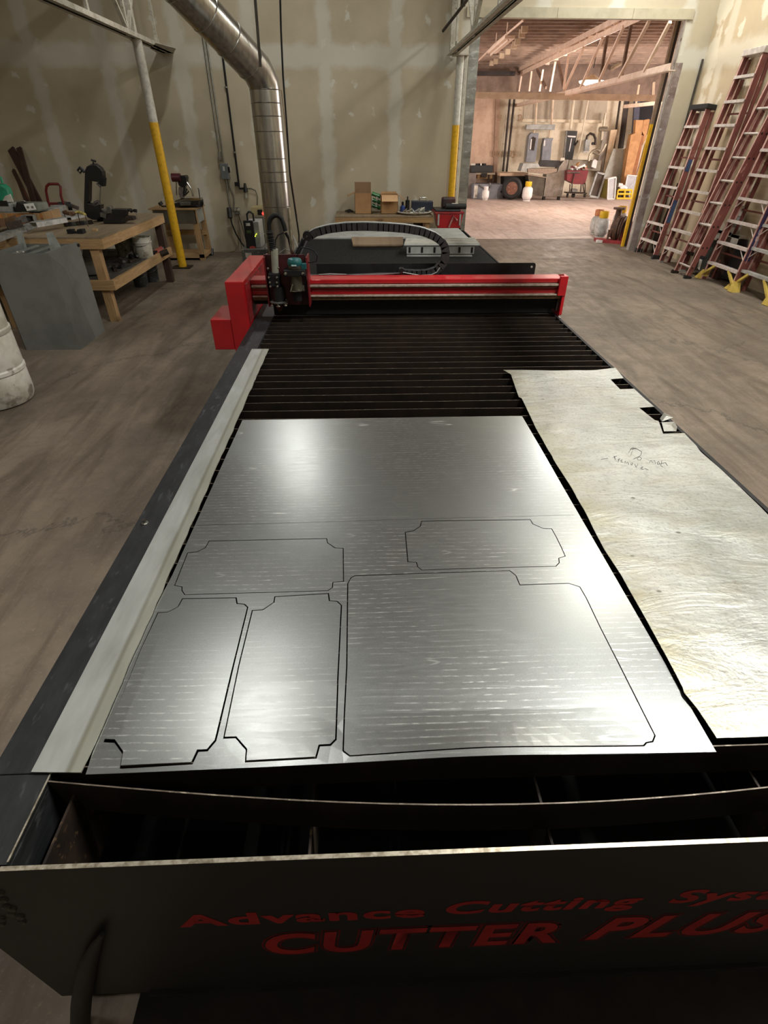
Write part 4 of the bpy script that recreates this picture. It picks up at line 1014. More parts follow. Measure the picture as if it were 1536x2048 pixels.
P = at_back(803, 421); t = thing('spray_bottle', 'small blue bottle with a black cap on the low bench', 'bottle', P)
MB().lathe([(.045,0),(.05,.02),(.05,.09),(.02,.12)], P, 14).build('body', mat('blue_plastic', (50,70,140), (40,56,110), 9, .4), t, True); MB().lathe([(.02,.12),(.022,.17),(.001,.18)], P, 10).build('cap', M_blackp, t)
P = at_back(811, 419); t = thing('black_canister', 'black canister standing behind the blue bottle on the low bench', 'canister', P)
MB().lathe([(.04,0),(.04,.2),(.001,.21)], P, 14).build('body', M_blackp, t, True); MB().lathe([(.012,.205),(.012,.26),(.001,.26)], P, 8).build('nozzle', M_blackp, t)
P = at_back(838, 417); t = thing('tool_case', 'dark blue open case with clear parts at the back of the low bench', 'case', P)
MB().box(P.x-.2, P.x+.2, P.y-.02, P.y+.2, BZ, BZ+.18).build('case', mat('navy_case', (34,42,58), (28,34,48), 9, .4), t, bevel=.01)
MB().tube([(P.x-.07, P.y, BZ+.18), (P.x-.05, P.y, BZ+.24), (P.x+.07, P.y, BZ+.24), (P.x+.09, P.y, BZ+.18)], .012, 8).build('handle', M_chrome, t, True)
P = at_back(828, 427); t = thing('parts_tray', 'pale tray of loose fittings on the right of the low bench', 'tray', P)
MB().lathe([(.001,.0),(.3,.005),(.34,.035),(.33,.035),(.29,.012),(.001,.01)], P, 24).build('tray', M_white, t, True)
for k in range(9):
    q = P+Vector((random.uniform(-.2,.2), random.uniform(-.15,.12), .03)); MB().tube([q, q+Vector((random.uniform(-.09,.09), random.uniform(-.06,.06), .05)), q+Vector((random.uniform(-.1,.1), .02, .01))], .018, 7).build('fitting', (M_white, M_edge, M_greyp)[k % 3], t, True)
P = at_back(857, 425); tag(MB().tube([P+Vector((-.1,0,.01)), P+Vector((0,.06,.02)), P+Vector((.12,0,.02)), P+Vector((.05,-.06,.02)), P+Vector((-.06,-.03,.03))], .012, 6).build('coiled_wire', M_dark, smooth=True), 'coil of dark wire at the right end of the low bench', 'wire')
# pieces under the bench
for u0, u1, lb in ((733, 772, 'dark brown crate on the floor under the middle of the low bench'), (829, 845, 'dark brown crate on the floor under the right end of the low bench')):
    a, b = ay(u0, 450, 11.2), ay(u1, 450, 11.2); tag(MB().box(a.x, b.x, 11.2, 11.5, 0, BZ-.12).build('crate', M_brown), lb, 'crate')
# red tool box
TY = 10.7
a, b = ay(869, 452, TY), ay(925, 452, TY)
ta_ = thing('red_tool_bin', 'red plastic tool bin with a black lid at the right end of the low bench', 'tool box', ((a.x+b.x)/2, TY+.2, 0))
z0, z1, z2 = ay(880, 457, TY).z, ay(890, 428, TY).z, ay(890, 419, TY).z
MB().hexa([(a.x+.07,TY+.03,z0),(b.x-.04,TY+.03,z0),(b.x-.04,TY+.42,z0),(a.x+.07,TY+.42,z0),(a.x+.01,TY,z1),(b.x,TY,z1),(b.x,TY+.46,z1),(a.x+.01,TY+.46,z1)]).build('bin', M_red, ta_, bevel=.01)
MB().box(a.x-.01, b.x+.01, TY-.02, TY+.48, z1, z1+.035).build('rim', M_redd, ta_, bevel=.006)
MB().box(a.x+.0, b.x-.05, TY-.01, TY+.46, z1+.035, z2).build('lid', M_blackp, ta_, bevel=.015)
MB().tube([(a.x+.26,TY-.02,z0+.02),(a.x+.33,TY-.03,z0+.2),(a.x+.40,TY-.03,z0+.13)], .018, 8).build('latch', mat('pinkish_latch', (170,130,124), (120,60,60), 9, .5), ta_, True)
for x in (a.x+.05, b.x-.07): MB().box(x, x+.03, TY-.015, TY+.01, z0+.05, z1).build('corner_strip', M_greyp, ta_)
MB().box(a.x+.1, b.x-.02, TY+.06, TY+.4, 0, z0).build('black_base', M_blk, ta_)
P = Vector((a.x+.14, TY+.1, z2)); t = thing('angle_grinder_case', 'dark reddish block standing on the lid of the red tool bin', 'tool', P)
MB().box(P.x, P.x+.25, P.y+.1, P.y+.26, z2+.0, z2+.17).build('block', mat('dark_maroon_plastic', (70,36,34), (34,30,30), 5, .5), t, bevel=.03)
t = thing('black_roll_bag', 'black rolled pouch lying on the lid of the red tool bin', 'pouch', P)
MB().tube([(P.x+.05, P.y-.03, z2+.045), (P.x+.42, P.y-.03, z2+.04)], .045, 14).build('roll', M_rub, t, True)
MB().box(P.x+.16, P.x+.27, P.y-.06, P.y+.0, z2+.083, z2+.09).build('tag', M_white, t)
# ================================================================ WORKBENCH ON THE LEFT
BX0, BX1, BYa, BYb, BT = -5.6, -3.0, 6.83, 9.15, .95
wb = thing('workbench', 'large wooden workbench with a lower shelf on the left', 'workbench', (-4.3, 8, 0))
MB().box(BX0, BX1, BYa, BYb, BT-.018, BT).build('top', M_ply, wb)
MB().box(BX1-.04, BX1, BYa, BYb, BT-.125, BT-.019).build('right_apron', M_pine, wb)
MB().box(BX0, BX1-.041, BYa, BYa+.04, BT-.125, BT-.019).build('front_apron', M_pinex, wb)
MB().box(BX0, BX1-.05, BYa+.1, BYb-.05, .455, .475).build('shelf', mat('dirty_shelf_board', (70,64,56), (48,44,40), 4, .9, c3=(110,102,90), s3=14), wb)
MB().box(BX1-.03, BX1+.01, BYa+.02, BYb+.02, .38, .49).build('shelf_right_rim', M_pine, wb)
MB().box(BX0, BX1+.01, BYa-.02, BYa+.019, .38, .49).build('shelf_front_rim', M_pinex, wb)
for x, y, m_ in ((BX1-.18, BYa+.02, M_pinez), (BX1-.13, BYb-.12, M_brown), (-4.6, BYa+.02, M_pinez), (BX0+.05, BYb-.12, M_brown), (BX0+.05, BYa+.02, M_pinez)):
    MB().box(x, x+.1, y, y+.09, 0, BT-.02).build('leg', m_, wb)
def bt_(u, v, z=BT): return az(u, v, z)
def sh_(u, v): return az(u, v, .475)
# long grey channels on the bench
M_zinc = mat('dusty_zinc_channel', (168,170,166), (140,142,138), 9, .45, .4, c3=(110,106,98), s3=14)
def chan(a, b, w_, h, lb, m_=None, name='steel_channel'):
    a, b = Vector(a), Vector(b); d = (b-a).normalized(); s_ = Vector((-d.y, d.x, 0)).normalized()*w_/2
    mb = MB(); mb.bar(a+Vector((0,0,h)), b+Vector((0,0,h)), w_, .004); mb.bar(a-s_+Vector((0,0,h/2)), b-s_+Vector((0,0,h/2)), .004, h); mb.bar(a+s_+Vector((0,0,h/2)), b+s_+Vector((0,0,h/2)), .004, h)
    return tag(mb.build(name, m_ or M_zinc), lb, 'metal channel')
chan(bt_(-40,497)+Vector((0,0,.002)), bt_(128,431)+Vector((0,0,.002)), .09, .05, 'long dusty grey steel channel lying slantwise across the workbench')
chan(bt_(72,466)+Vector((0,0,.06)), bt_(133,455)+Vector((0,0,.06)), .10, .05, 'short pale rounded steel channel lying on top of the long one')
chan(bt_(60,452)+Vector((0,0,.055)), bt_(126,428)+Vector((0,0,.055)), .14, .06, 'wide grey steel trough beside the wooden crate')
chan(bt_(-20,468)+Vector((0,0,.052)), bt_(60,450)+Vector((0,0,.052)), .12, .04, 'dull grey steel channel heaped at the left end of the workbench', M_steel)
for k, (a, b, lb) in enumerate((((5,476),(38,462),'rusty angle offcut lying left of the pale rounded channel'),((20,482),(50,474),'dark angle offcut at the front left of the workbench'),((38,470),(58,463),'small grey bracket between the heaped channels'))):
    A_, B_ = bt_(*a)+Vector((0,0,.11)), bt_(*b)+Vector((0,0,.11)); mb = MB(); mb.bar(A_, B_, .08, .006); mb.bar(A_+Vector((0,.04,.03)), B_+Vector((0,.04,.03)), .006, .06)
    tag(mb.build('angle_offcut', (M_rack, M_dark, M_steel)[k]), lb, 'metal offcut')
chan(bt_(132,440)+Vector((0,0,.0)), bt_(168,432)+Vector((0,0,.0)), .16, .03, 'shallow grey tray under the hooks on the workbench', M_greyp, 'shallow_tray')
for k in range(7):
    P = bt_(134+k*8, 453-k*.8); o = MB().box(P.x-.018, P.x+.018, P.y-.03, P.y+.03, BT, BT+.045).build('socket_piece', (M_dark, M_rub, M_steel)[k % 3]); tag(o, 'small dark metal socket in the row on the front edge of the workbench', 'socket', 'row of sockets on the workbench')
P, Q = bt_(135,468), bt_(166,468); t = thing('black_bracket', 'low black bracket lying at the front edge of the workbench', 'bracket', (P+Q)/2)
MB().box(P.x, P.x+.06, P.y, P.y+.09, BT, BT+.045).box(Q.x-.06, Q.x, P.y, P.y+.09, BT, BT+.045).box(P.x+.05, Q.x-.05, P.y+.02, P.y+.08, BT, BT+.022).build('base', M_blk, t)
P = bt_(190, 462); tag(MB().hexa([(P.x-.02,P.y-.03,BT),(P.x+.03,P.y-.03,BT),(P.x+.02,P.y+.05,BT),(P.x-.03,P.y+.05,BT),(P.x-.02,P.y-.03,BT+.02),(P.x+.03,P.y-.03,BT+.02),(P.x+.02,P.y+.05,BT+.02),(P.x-.03,P.y+.05,BT+.02)]).build('wood_scrap', M_pine), 'small pale wood scrap near the corner of the workbench', 'wood')
# tripod hook wires and yellow tool
t = thing('bent_pliers', 'brown and yellow hand tool propped on thin wire legs on the workbench', 'tool', bt_(150, 440))
z_ = BT+.13
a, b, c_, d = [az(u, v, z_) for u, v in ((128,425),(142,428),(158,424),(170,429))]
MB().tube([a, b], .022, 8).tube([b, b.lerp(c_, .3)], .026, 8).build('grip', mat('brown_grip', (96,66,46), (70,48,36), 9, .6), t, True)
MB().tube([b.lerp(c_, .2), c_, d], [.02,.024,.016], 8).build('yellow_body', mat('pale_yellow_tool', (206,190,110), (160,140,80), 14, .5), t, True)
for q in (a, c_.lerp(b, .2), d): MB().tube([q, Vector((q.x+.02, q.y-.05, BT))], .005, 5).build('wire_leg', M_dark, t)
# hand truck behind the bench
HY = 9.45
def hy(u, v): return ay(u, v, HY)
M_hred = mat('dark_red_tube_paint', (120,30,30), (92,24,26), 9, .45)
t = thing('hand_truck', 'red tubular hand truck frame standing behind the workbench', 'hand truck', (hy(105,400).x, HY, 0))
lf = hy(102, 428); lft = Vector((hy(93,380).x, HY, 0))
MB().tube([Vector((hy(102,428).x, HY, .12)), hy(102,428), hy(96,402), hy(92,382), hy(93,373), hy(98,368), hy(116,368), hy(121,373), hy(122,392), hy(126,404), Vector((hy(128,430).x, HY, .12))], .018, 10).build('frame', M_hred, t, True)
MB().tube([hy(99,407), hy(128,407)], .016, 8).tube([hy(101,426), hy(128,424)], .014, 8).build('cross_bar', M_hred, t)
for u in (124, 141):
    P = hy(u, 411)-Vector((0,.1,0)); MB().tube([P, P+Vector((.05,.02,0))], .055, 16).build('wheel', M_rub, t, True)
MB().bar(hy(132,405)-Vector((0,.05,0)), hy(160,416)-Vector((0,.05,0)), .03, .05).build('side_arm', mat('grey_brown_arm', (104,90,84), (84,72,68), 9, .6), t)
MB().box(t.location.x-.22, t.location.x+.22, HY-.2, HY, .0, .012).bar((t.location.x-.15, HY, .01), (t.location.x-.15, HY, .14), .02, .02).build('toe_plate', M_hred, t)
# portable band saw standing upright on the bench
SY = 8.1
def sy(u, v): return ay(u, v, SY)
def sc(a, b): return (120+a*.11719, 300+b*.11719)
t = thing('band_saw', 'black metal cutting band saw standing upright on the workbench', 'band saw', sy(180, 440))
def arc(cx, cz, r, a0, a1, n=14): return [(cx+r*cos(radians(a0+(a1-a0)*i/n)), cz+r*sin(radians(a0+(a1-a0)*i/n))) for i in range(n+1)]
up = [(420,420),(425,340),(450,285),(500,255),(560,248),(620,262),(680,310),(718,370),(728,440),(728,480),(700,545),(640,548),(560,535),(492,520),(487,880),(470,900),(420,950),(405,950)]
MB().prism([sy(*sc(a, b)) for a, b in up], (0,.11,0)).build('frame', M_blackp, t, bevel=.008)
lo_ = [(405,940),(455,905),(600,950),(690,935),(690,1110),(665,1165),(610,1195),(550,1190),(480,1160),(430,1110),(410,1050)]
MB().prism([sy(*sc(a, b)) for a, b in lo_], (0,.12,0)).build('lower_wheel_guard', M_blackp, t, bevel=.006)
MB().prism([sy(*sc(a, b))+Vector((0,.11,0)) for a, b in ((425,340),(435,280),(470,240),(540,228),(600,248),(560,262),(500,270),(450,300))], (0,.03,0)).build('upper_wheel_guard', M_steel, t)
MB().prism([sy(*sc(a, b))-Vector((0,.02,0)) for a, b in ((700,470),(765,478),(755,620),(730,620),(640,560),(700,540))], (0,.08,0)).build('blade_housing', M_blk, t)
MB().tube([sy(*sc(345,290)), sy(*sc(300,350)), sy(*sc(345,395)), sy(*sc(375,350)), sy(*sc(345,290))], .012, 8).tube([sy(*sc(350,300)), sy(*sc(420,375))], .022, 8).build('handle', M_blackp, t, True)
MB().tube([sy(*sc(568,245)), sy(*sc(568,205))], .01, 8).tube([sy(*sc(530,170)), sy(*sc(612,195))], .012, 8).build('tension_knob', M_blackp, t, True)
MB().bar(sy(*sc(692,610)), sy(*sc(680,900)), .012, .003, up=(0,1,0)).build('blade', M_steel, t)
MB().tube([sy(*sc(640,560)), sy(*sc(700,620))], .022, 8).tube([sy(*sc(590,910)), sy(*sc(650,880)), sy(*sc(680,930))], .02, 8).build('blade_guide', mat('grey_guide_block', (96,90,86), (60,56,54), 12, .5, .4), t, True)
P = sy(*sc(560,1100)); MB().box(P.x-.02, P.x+.22, SY+.12, SY+.2, BT, P.z).build('stand_foot', M_blk, t)
# vise
VY = 7.95
def vy(a, b): u, v = sc(a, b); return ay(u, v, VY)
t = thing('bench_vise', 'black bench vise with a screw handle near the back of the workbench', 'vise', vy(950, 1240))
MB().prism([vy(*q) for q in ((735,1165),(1050,1150),(1060,1255),(740,1255))], (0,.22,0)).build('base', M_blackp, t, bevel=.005)
MB().prism([vy(*q) for q in ((880,1012),(1140,1015),(1145,1060),(1105,1080),(1100,1165),(800,1170),(800,1110),(880,1080))], (0,.14,0)).build('jaw_body', M_blackp, t, bevel=.004)
MB().prism([vy(*q) for q in ((780,965),(850,965),(890,1070),(810,1090))], (0,.1,0)).build('steel_jaw', M_steel, t, bevel=.003)
MB().tube([vy(1140,1040)+Vector((0,.06,0)), vy(1265,1045)+Vector((0,.06,0))], .012, 10).tube([vy(1170,1042)+Vector((0,.06,0)), vy(1200,1043)+Vector((0,.06,0))], .024, 10).tube([vy(1255,1020)+Vector((0,.06,0)), vy(1262,1070)+Vector((0,.06,0))], .024, 10).build('screw', M_blackp, t, True)
MB().tube([vy(1272,1060)+Vector((0,.06,0)), vy(1305,1195)+Vector((0,.06,0))], .005, 6).build('handle_bar', M_steel, t)
MB().prism([vy(*q) for q in ((1105,1130),(1240,1140),(1260,1200),(1110,1215))], (0,.12,0)).build('slide_block', M_dark, t, bevel=.004)
MB().bar(vy(705,1010)+Vector((0,.05,0)), vy(790,1070)+Vector((0,.05,0)), .1, .012).bar(vy(690,1100)+Vector((0,.05,0)), vy(790,1130)+Vector((0,.05,0)), .12, .05).build('work_rest', M_steel, t)
# wooden crate and machine at the far left
CY = 7.9
cr = thing('wooden_crate', 'open wooden crate on the left end of the workbench', 'crate', ay(35, 450, CY))
p0, p1 = ay(2, 432, CY), ay(80, 420, CY); zt_c = ay(40, 426, CY).z
for k in range(2): MB().box(p0.x-.15, p1.x, CY, CY+.02, BT+k*(zt_c-BT)/2+.005, BT+(k+1)*(zt_c-BT)/2-.006).build('front_board', mat('orange_pine', (176,120,66), (150,98,52), 3, .7), cr)
MB().box(p0.x+.03, p0.x+.09, CY-.02, CY, BT, zt_c).box(p1.x-.09, p1.x-.03, CY-.02, CY, BT, zt_c).box(p1.x-.02, p1.x, CY+.02, CY+.5, BT, zt_c).build('corner_batten', M_pinez, cr)
gm = thing('green_machine', 'green and grey powered machine partly out of view on the wooden crate', 'machine', ay(0, 425, CY+.1))
a, b = ay(30, 426, CY+.1), ay(29, 406, CY+.1)
MB().box(a.x-.5, a.x, CY+.05, CY+.45, zt_c, b.z).build('grey_base', M_greyp, gm, bevel=.01)
MB().prism([ay(u, v, CY+.12) for u, v in ((-40,404),(18,404),(17,388),(12,376),(3,369),(-40,364))], (0,.12,0)).build('green_cover', M_green, gm, bevel=.02)
MB().tube([ay(u, v, CY+.2) for u, v in ((5,366),(2,356),(-6,352))], .016, 8).build('carry_handle', M_green, gm, True)
MB().prism([ay(u, v, CY+.1) for u, v in ((4,404),(26,404),(20,388),(10,392))], (0,.02,0)).build('dust_cover', M_white, gm)
MB().box(a.x-.45, a.x-.02, CY+.045, CY+.05, b.z-.03, b.z+.03).build('black_trim', M_blackp, gm)
a = ay(45, 418, CY+.1); t = thing('grey_motor_box', 'dusty grey box with a black strap beside the green machine', 'box', a)
MB().box(a.x-.1, a.x+.2, CY+.1, CY+.4, zt_c, a.z+.06).build('body', mat('dusty_green_grey', (118,124,112), (98,104,94), 6, .6), t, bevel=.02); MB().box(a.x-.11, a.x-.02, CY+.09, CY+.1, zt_c, a.z+.02).build('strap', M_blackp, t)
a = ay(59, 413, CY-.08); t = thing('white_tag_card', 'white card with two grey squares propped on the wooden crate', 'card', a)
q = [ay(u, v, CY-.08) for u, v in ((47,408),(66,406),(72,419),(54,422))]
MB().prism(q, (0,.008,0)).build('card', mat('white_card', (226,224,218), (214,212,206), 5, .6), t)
for u in (52.5, 61.5): MB().prism([ay(u+du, v, CY-.083) for du, v in ((0,412.5),(4.5,412),(6,416.5),(1.5,417))], (0,.003,0)).build('grey_square', mat('printed_grey', (120,116,112), (100,98,94), 30, .6), t)
a = ay(35, 430, CY+.1)
MB().prism([ay(u, v, CY-.075) for u, v in ((47,422),(30,420),(33,404),(47,410))], (0,.15,0)).build('card_rest', M_blackp, t)
# dark planks leaning on the wall
for k, (u0, v0, u1, v1, w_) in enumerate(((22,298,92,432,.13),(38,296,72,420,.09),(27,341,56,400,.06),(33,352,52,402,.04))):
    yt, yb_ = WY-.1-k*.02, WY-.75-k*.03
    A_, B_ = ay(u0, v0, yt), ay(u1, v1, yb_); d = B_-A_; B2 = A_+d*((A_.z)/(A_.z-B_.z))
    o = MB().bar(A_, B2, w_, .04, up=(0,1,0)).build('dark_plank', M_brown if k != 2 else mat('reddish_stick', (84,52,38), (64,40,30), 6, .7)); tag(o, ('widest dark brown plank leaning on the back wall at the far left', 'second dark plank leaning behind the widest one', 'thin reddish stick leaning left of the dark planks', 'thinnest dark stick leaning left of the dark planks')[k], 'plank')
# things on the shelf and the floor below
def bucket(P, r, h, m_, lb, dirty=True, group=None):
    t = thing('bucket', lb, 'bucket', P, group)
    MB().lathe([(r*.86,0),(r*.9,.01),(r*.97,h*.72),(r*1.04,h*.73),(r*1.04,h*.78),(r,h*.79),(r*1.0,h*.97),(r*1.05,h*.97),(r*1.05,h),(r*.96,h),(r*.93,h*.8),(r*.8,.03),(.001,.03)], P, 26).build('body', m_, t, True)
    MB().tube([P+Vector((-r*1.05,0,h*.86))]+[P+Vector((-r*1.08*cos(a_), -r*1.1*sin(a_), h*.86-.25*h*sin(a_))) for a_ in [i*pi/10 for i in range(1,10)]]+[P+Vector((r*1.05,0,h*.86))], .004, 5).build('wire_handle', M_steel, t)
    return t
M_bdirty = mat('mud_caked_bucket', (150,146,134), (100,94,84), 8, .7, c3=(70,64,56), s3=10)
M_bdark = mat('grimy_dark_bucket', (70,72,72), (50,50,50), 7, .6, c3=(104,104,100), s3=12)
bucket(sh_(291,514), .125, .26, M_white, 'white plastic bucket with a stained side on the workbench shelf')
P = sh_(291,514)
bucket(sh_(255,512), .14, .29, M_bdirty, 'mud caked grey bucket on the workbench shelf beside the white one')
bucket(az(284,572), .115, .22, M_bdark, 'dark grey bucket on the floor under the workbench, the nearer one')
bucket(az(304,562), .125, .24, M_bdark, 'dark grey bucket on the floor under the workbench, the farther one')
P = sh_(185,552); t = thing('round_tub', 'squat grey plastic tub on the workbench shelf behind the front leg', 'tub', P)
MB().lathe([(.1,0),(.14,.02),(.16,.12),(.155,.17),(.12,.19),(.001,.19)], P+Vector((-.02,.1,0)), 22).build('body', mat('dull_grey_tub', (132,128,124), (104,100,96), 5, .6), t, True)
MB().box(P.x+.1, P.x+.15, P.y+.02, P.y+.06, .476, .66).build('yellow_end', mat('ivory_yellow', (200,184,130), (120,110,90), 12, .6), t)
P = sh_(310,507); tag(MB().tube([P, P+Vector((.12,.05,.05))], .05, 12).build('red_canister', mat('faded_red_plastic', (170,90,72), (130,66,56), 8, .5), smooth=True), 'faded red canister lying behind the white bucket on the shelf', 'canister')
P = sh_(322,508); tag(MB().tube([P, P+Vector((.1,.03,.03))], .04, 10).build('grey_rag_roll', M_dark, smooth=True), 'dark rag roll at the back end of the workbench shelf', 'rag')
for k in range(9):
    u, v = 232+k*9, 541-k*4.5+random.uniform(-4, 4); P = sh_(u, v)+Vector((0,0,.02+.01*(k%3)))
    d = Vector((random.uniform(-.2,.2), random.uniform(.1,.3), 0)); o = MB().bar(P, P+d, .04, .03).build('scrap_bar', (M_dark, M_blk, M_steel)[k % 3]); tag(o, 'dark metal offcut heaped on the workbench shelf', 'metal offcut', 'offcuts heaped on the workbench shelf')
tag(MB().tube([sh_(160,530)+Vector((0,0,.3)), sh_(172,520)+Vector((0,0,.22)), sh_(165,540)+Vector((0,0,.12)), sh_(176,545)+Vector((0,0,.05))], .03, 8).build('pale_rag', M_white, smooth=True), 'pale crumpled rag on the shelf behind the galvanised box', 'rag')
# folded sheet metal box in front of the bench
gb = thing('sheet_metal_box', 'tall grey galvanised sheet metal box standing in front of the workbench', 'metal box', (-3.4, 6.1, 0))
X0b, X1b, Y0b, Y1b = -3.68, -3.10, 5.79, 6.46
MB().box(X0b, X1b, Y0b, Y0b+.004, .0, .955).build('front_face', M_grey, gb)
MB().prism([(X1b, Y0b, 0), (X1b, Y1b, 0), (X1b, Y1b, .945), (X1b, Y1b-.05, .965), (X1b, Y0b, .955)], (.004, 0, 0)).build('right_face', M_grey, gb)
MB().prism([(X1b+.0045, Y0b+.01, .93), (X1b+.0045, Y0b+.22, .78), (X1b+.0045, Y0b+.4, .0), (X1b+.0045, Y0b+.01, .0)], (.0015, 0, 0)).build('crease_shade_plate', mat('crease_shade_zinc', (118,120,117), (104,106,103), 2.5, .5, .35), gb)  # darker patch, puts the shading at the crease into the colour
MB().box(X0b, X0b+.004, Y0b, Y1b, 0, .95).box(X0b, X1b, Y1b-.004, Y1b, 0, .94).build('rear_faces', M_grey, gb)
MB().tube([(X1b+.004, Y1b-.03, .93), (X1b+.02, Y1b-.03, .93)], .016, 12).build('corner_hole', M_blackp, gb)
M_flg = mat('pale_flange_metal', (138,142,136), (116,120,114), 6, .5, .4)
for u in ((92, 100, 112, 101),(32, 42, 52, 40)):
    mb = MB(); mb.prism([ay(u[0], 466, 6.5), ay(u[0]+12, 464, 6.5), ay(u[2]+ (12 if u[0]>60 else 2), 497, 6.4), ay(u[3], 504, 6.4)], (0,.004,0)); mb.build('flange_tab', M_flg, gb)
q = bt_(28,506, .99)
for k in range(3): 
    P = Vector((-3.62+k*.16, 6.1, .9)); MB().bar(P, P+Vector((.14,.25,.04)), .05, .01).build('inner_fold', M_flg, gb)
for x in (-3.42, -3.36): MB().lathe([(.009,0),(.007,.008),(.001,.01)], (x, Y0b+.05, .957), 8).build('screw', M_white, gb)
# second bench leg pieces behind the box, at the left edge
tag(MB().box(-4.25, -4.12, 6.6, 6.72, .0, .5).build('wooden_post', M_pinez), 'short wooden post at the left edge behind the galvanised box', 'post')
tag(MB().box(-4.6, -3.9, 6.45, 6.6, .505, .62).build('black_block', M_blackp), 'black block on a wooden post at the left edge', 'block')
# drums
def drum(P, r, h, m_, lb):
    t = thing('plastic_drum', lb, 'drum', P)
    pr_ = [(r*.8,0),(r*.93,.012),(r*.985,.05),(r,.10),(r,.25),(r*.985,.262),(r*1.02,.275),(r*1.02,.30),(r*.985,.312),(r,.33),(r*1.005,h*.62),(r*.985,h*.635),(r*1.02,h*.65),(r*1.02,h*.68),(r*.985,h*.69),(r*.995,h*.9),(r*.96,h*.95),(r*.96,h*.985),(r*.99,h),(r*.9,h),(r*.88,h*.96),(.001,h*.96)]
    MB().lathe(pr_, P, 48).build('shell', m_, t, True); return t
d1 = drum(Vector((-3.232, 4.44, 0)), .30, .9, M_white, 'dirty white plastic drum at the left edge beside the galvanised box')
M_lab = mat('peeled_brown_label', (124,114,98), (96,88,76), 14, .8, c3=(176,170,156), s3=16)
mb = MB(); R1 = .3035; c_ = Vector((-3.232, 4.44, 0))
rows = [[c_+Vector((R1*cos(radians(a_)), R1*sin(radians(a_)), z_)) for a_ in range(-98, -46, 4)] for z_ in (.42, .52, .60)]
for i in range(2):
    for j in range(12): mb.poly([rows[i][j], rows[i][j+1], rows[i+1][j+1], rows[i+1][j]])
mb.build('label', M_lab, d1)
drum(Vector((-3.17, 3.74, 0)), .30, .52, mat('blue_grey_plastic', (96,104,106), (84,92,94), 4, .45), 'blue grey plastic drum at the left edge nearest the camera')

# miter saw on its stand
st = thing('wooden_saw_stand', 'wooden stand with a grey metal front carrying the miter saw', 'stand', (-3.3, 11.1, 0))
fx0, fx1 = -3.74, -2.98; fy0, fy1 = 10.85, 11.45; tz_ = ay(380, 417, 10.85).z
def lean(x, y, z): c0 = (fx0+fx1)/2; k = 1+.06*(1-z/tz_); return (c0+(x-c0)*k, y, z)
for x in (fx0, fx1-.09):
    for yy in (fy0, fy1-.06): MB().hexa([lean(x,yy,0),lean(x+.09,yy,0),lean(x+.09,yy+.06,0),lean(x,yy+.06,0),lean(x,yy,tz_-.02),lean(x+.09,yy,tz_-.02),lean(x+.09,yy+.06,tz_-.02),lean(x,yy+.06,tz_-.02)]).build('leg', M_pinez, st)
MB().box(fx0+.02, fx1-.02, fy0-.012, fy0, tz_-.24, tz_-.02).build('metal_front', mat('dull_brown_sheet', (96,90,76), (84,78,66), 3, .5, .4), st)
MB().box(fx1-.02, fx1-.008, fy0, fy1, tz_-.24, tz_-.02).build('metal_side', M_greyp, st)
MB().box(fx0-.02, fx1+.02, fy0, fy1, .04, .10).box(fx0, fx1, fy0+.5, fy1, .36, .44).build('lower_rail', M_pinex, st)
MB().box(fx0-.06, fx1+.02, fy0-.03, fy1+.05, tz_-.02, tz_).build('top', M_pinex, st)
for x in (fx1+.0,): MB().tube([(x+.03, fy1-.1, .0), (x+.03, fy1-.02, .1)], .03, 8).build('caster', M_blackp, st)
MSY = 10.95
def ms(a, b, y=MSY): return ay(300+a*.11719, 320+b*.11719, y)
t = thing('miter_saw', 'compact miter saw with a reddish motor and side support rails on the wooden stand', 'miter saw', ms(560, 800))
MB().prism([ms(*q) for q in ((410,740),(700,705),(830,700),(820,800),(700,790),(420,800))], (0,.35,0)).build('base', M_blackp, t, bevel=.006)
MB().prism([ms(*q) for q in ((420,690),(560,640),(860,650),(860,690),(640,700),(430,720))], (0,.16,0)).build('fence_table', M_chrome, t, bevel=.004)
MB().prism([ms(*q) for q in ((520,720),(700,710),(700,770),(540,775))], (0,-.06,0)).build('turntable', M_steel, t, bevel=.004)
MB().tube([ms(320,790), ms(200,790), ms(185,720)], .014, 8).tube([ms(165,720), ms(200,770)], .04, 8).tube([ms(800,790), ms(890,785), ms(905,740)], .014, 8).tube([ms(870,770), ms(880,720), ms(910,722)], .022, 8).build('support_rail', M_blackp, t, True)
MB().tube([ms(375,300), ms(520,300)], .085*.75, 16).build('motor', mat('maroon_motor', (84,34,40), (64,28,34), 6, .4), t, True)
MB().prism([ms(*q) for q in ((500,270),(600,262),(620,300),(615,430),(560,480),(490,440),(470,380),(470,300))], (0,.16,0)).build('head', M_blackp, t, bevel=.01)
MB().tube([ms(450,600), ms(445,360), ms(480,320)], .014, 8).tube([ms(630,380), ms(690,470), ms(720,540), ms(735,620)], .018, 8).build('guide_arm', M_chrome, t, True)
MB().prism([ms(*q) for q in ((490,460),(575,470),(570,660),(520,670),(480,560))], (0,.06,0)).build('blade_guard', mat('pinkish_metal_guard', (150,138,132), (96,90,88), 12, .35, .6), t)
MB().prism([ms(*q) for q in ((570,440),(600,440),(590,600),(565,640))], (0,.09,0)).build('blade_arm', M_blackp, t)
MB().tube([ms(815,480), ms(830,500), ms(850,650)], .008, 6).build('stop_rod', M_blackp, t)
MB().tube([ms(600,600), ms(660,540), ms(630,490), ms(610,560)], .012, 6).build('cord', M_blackp, t, True)

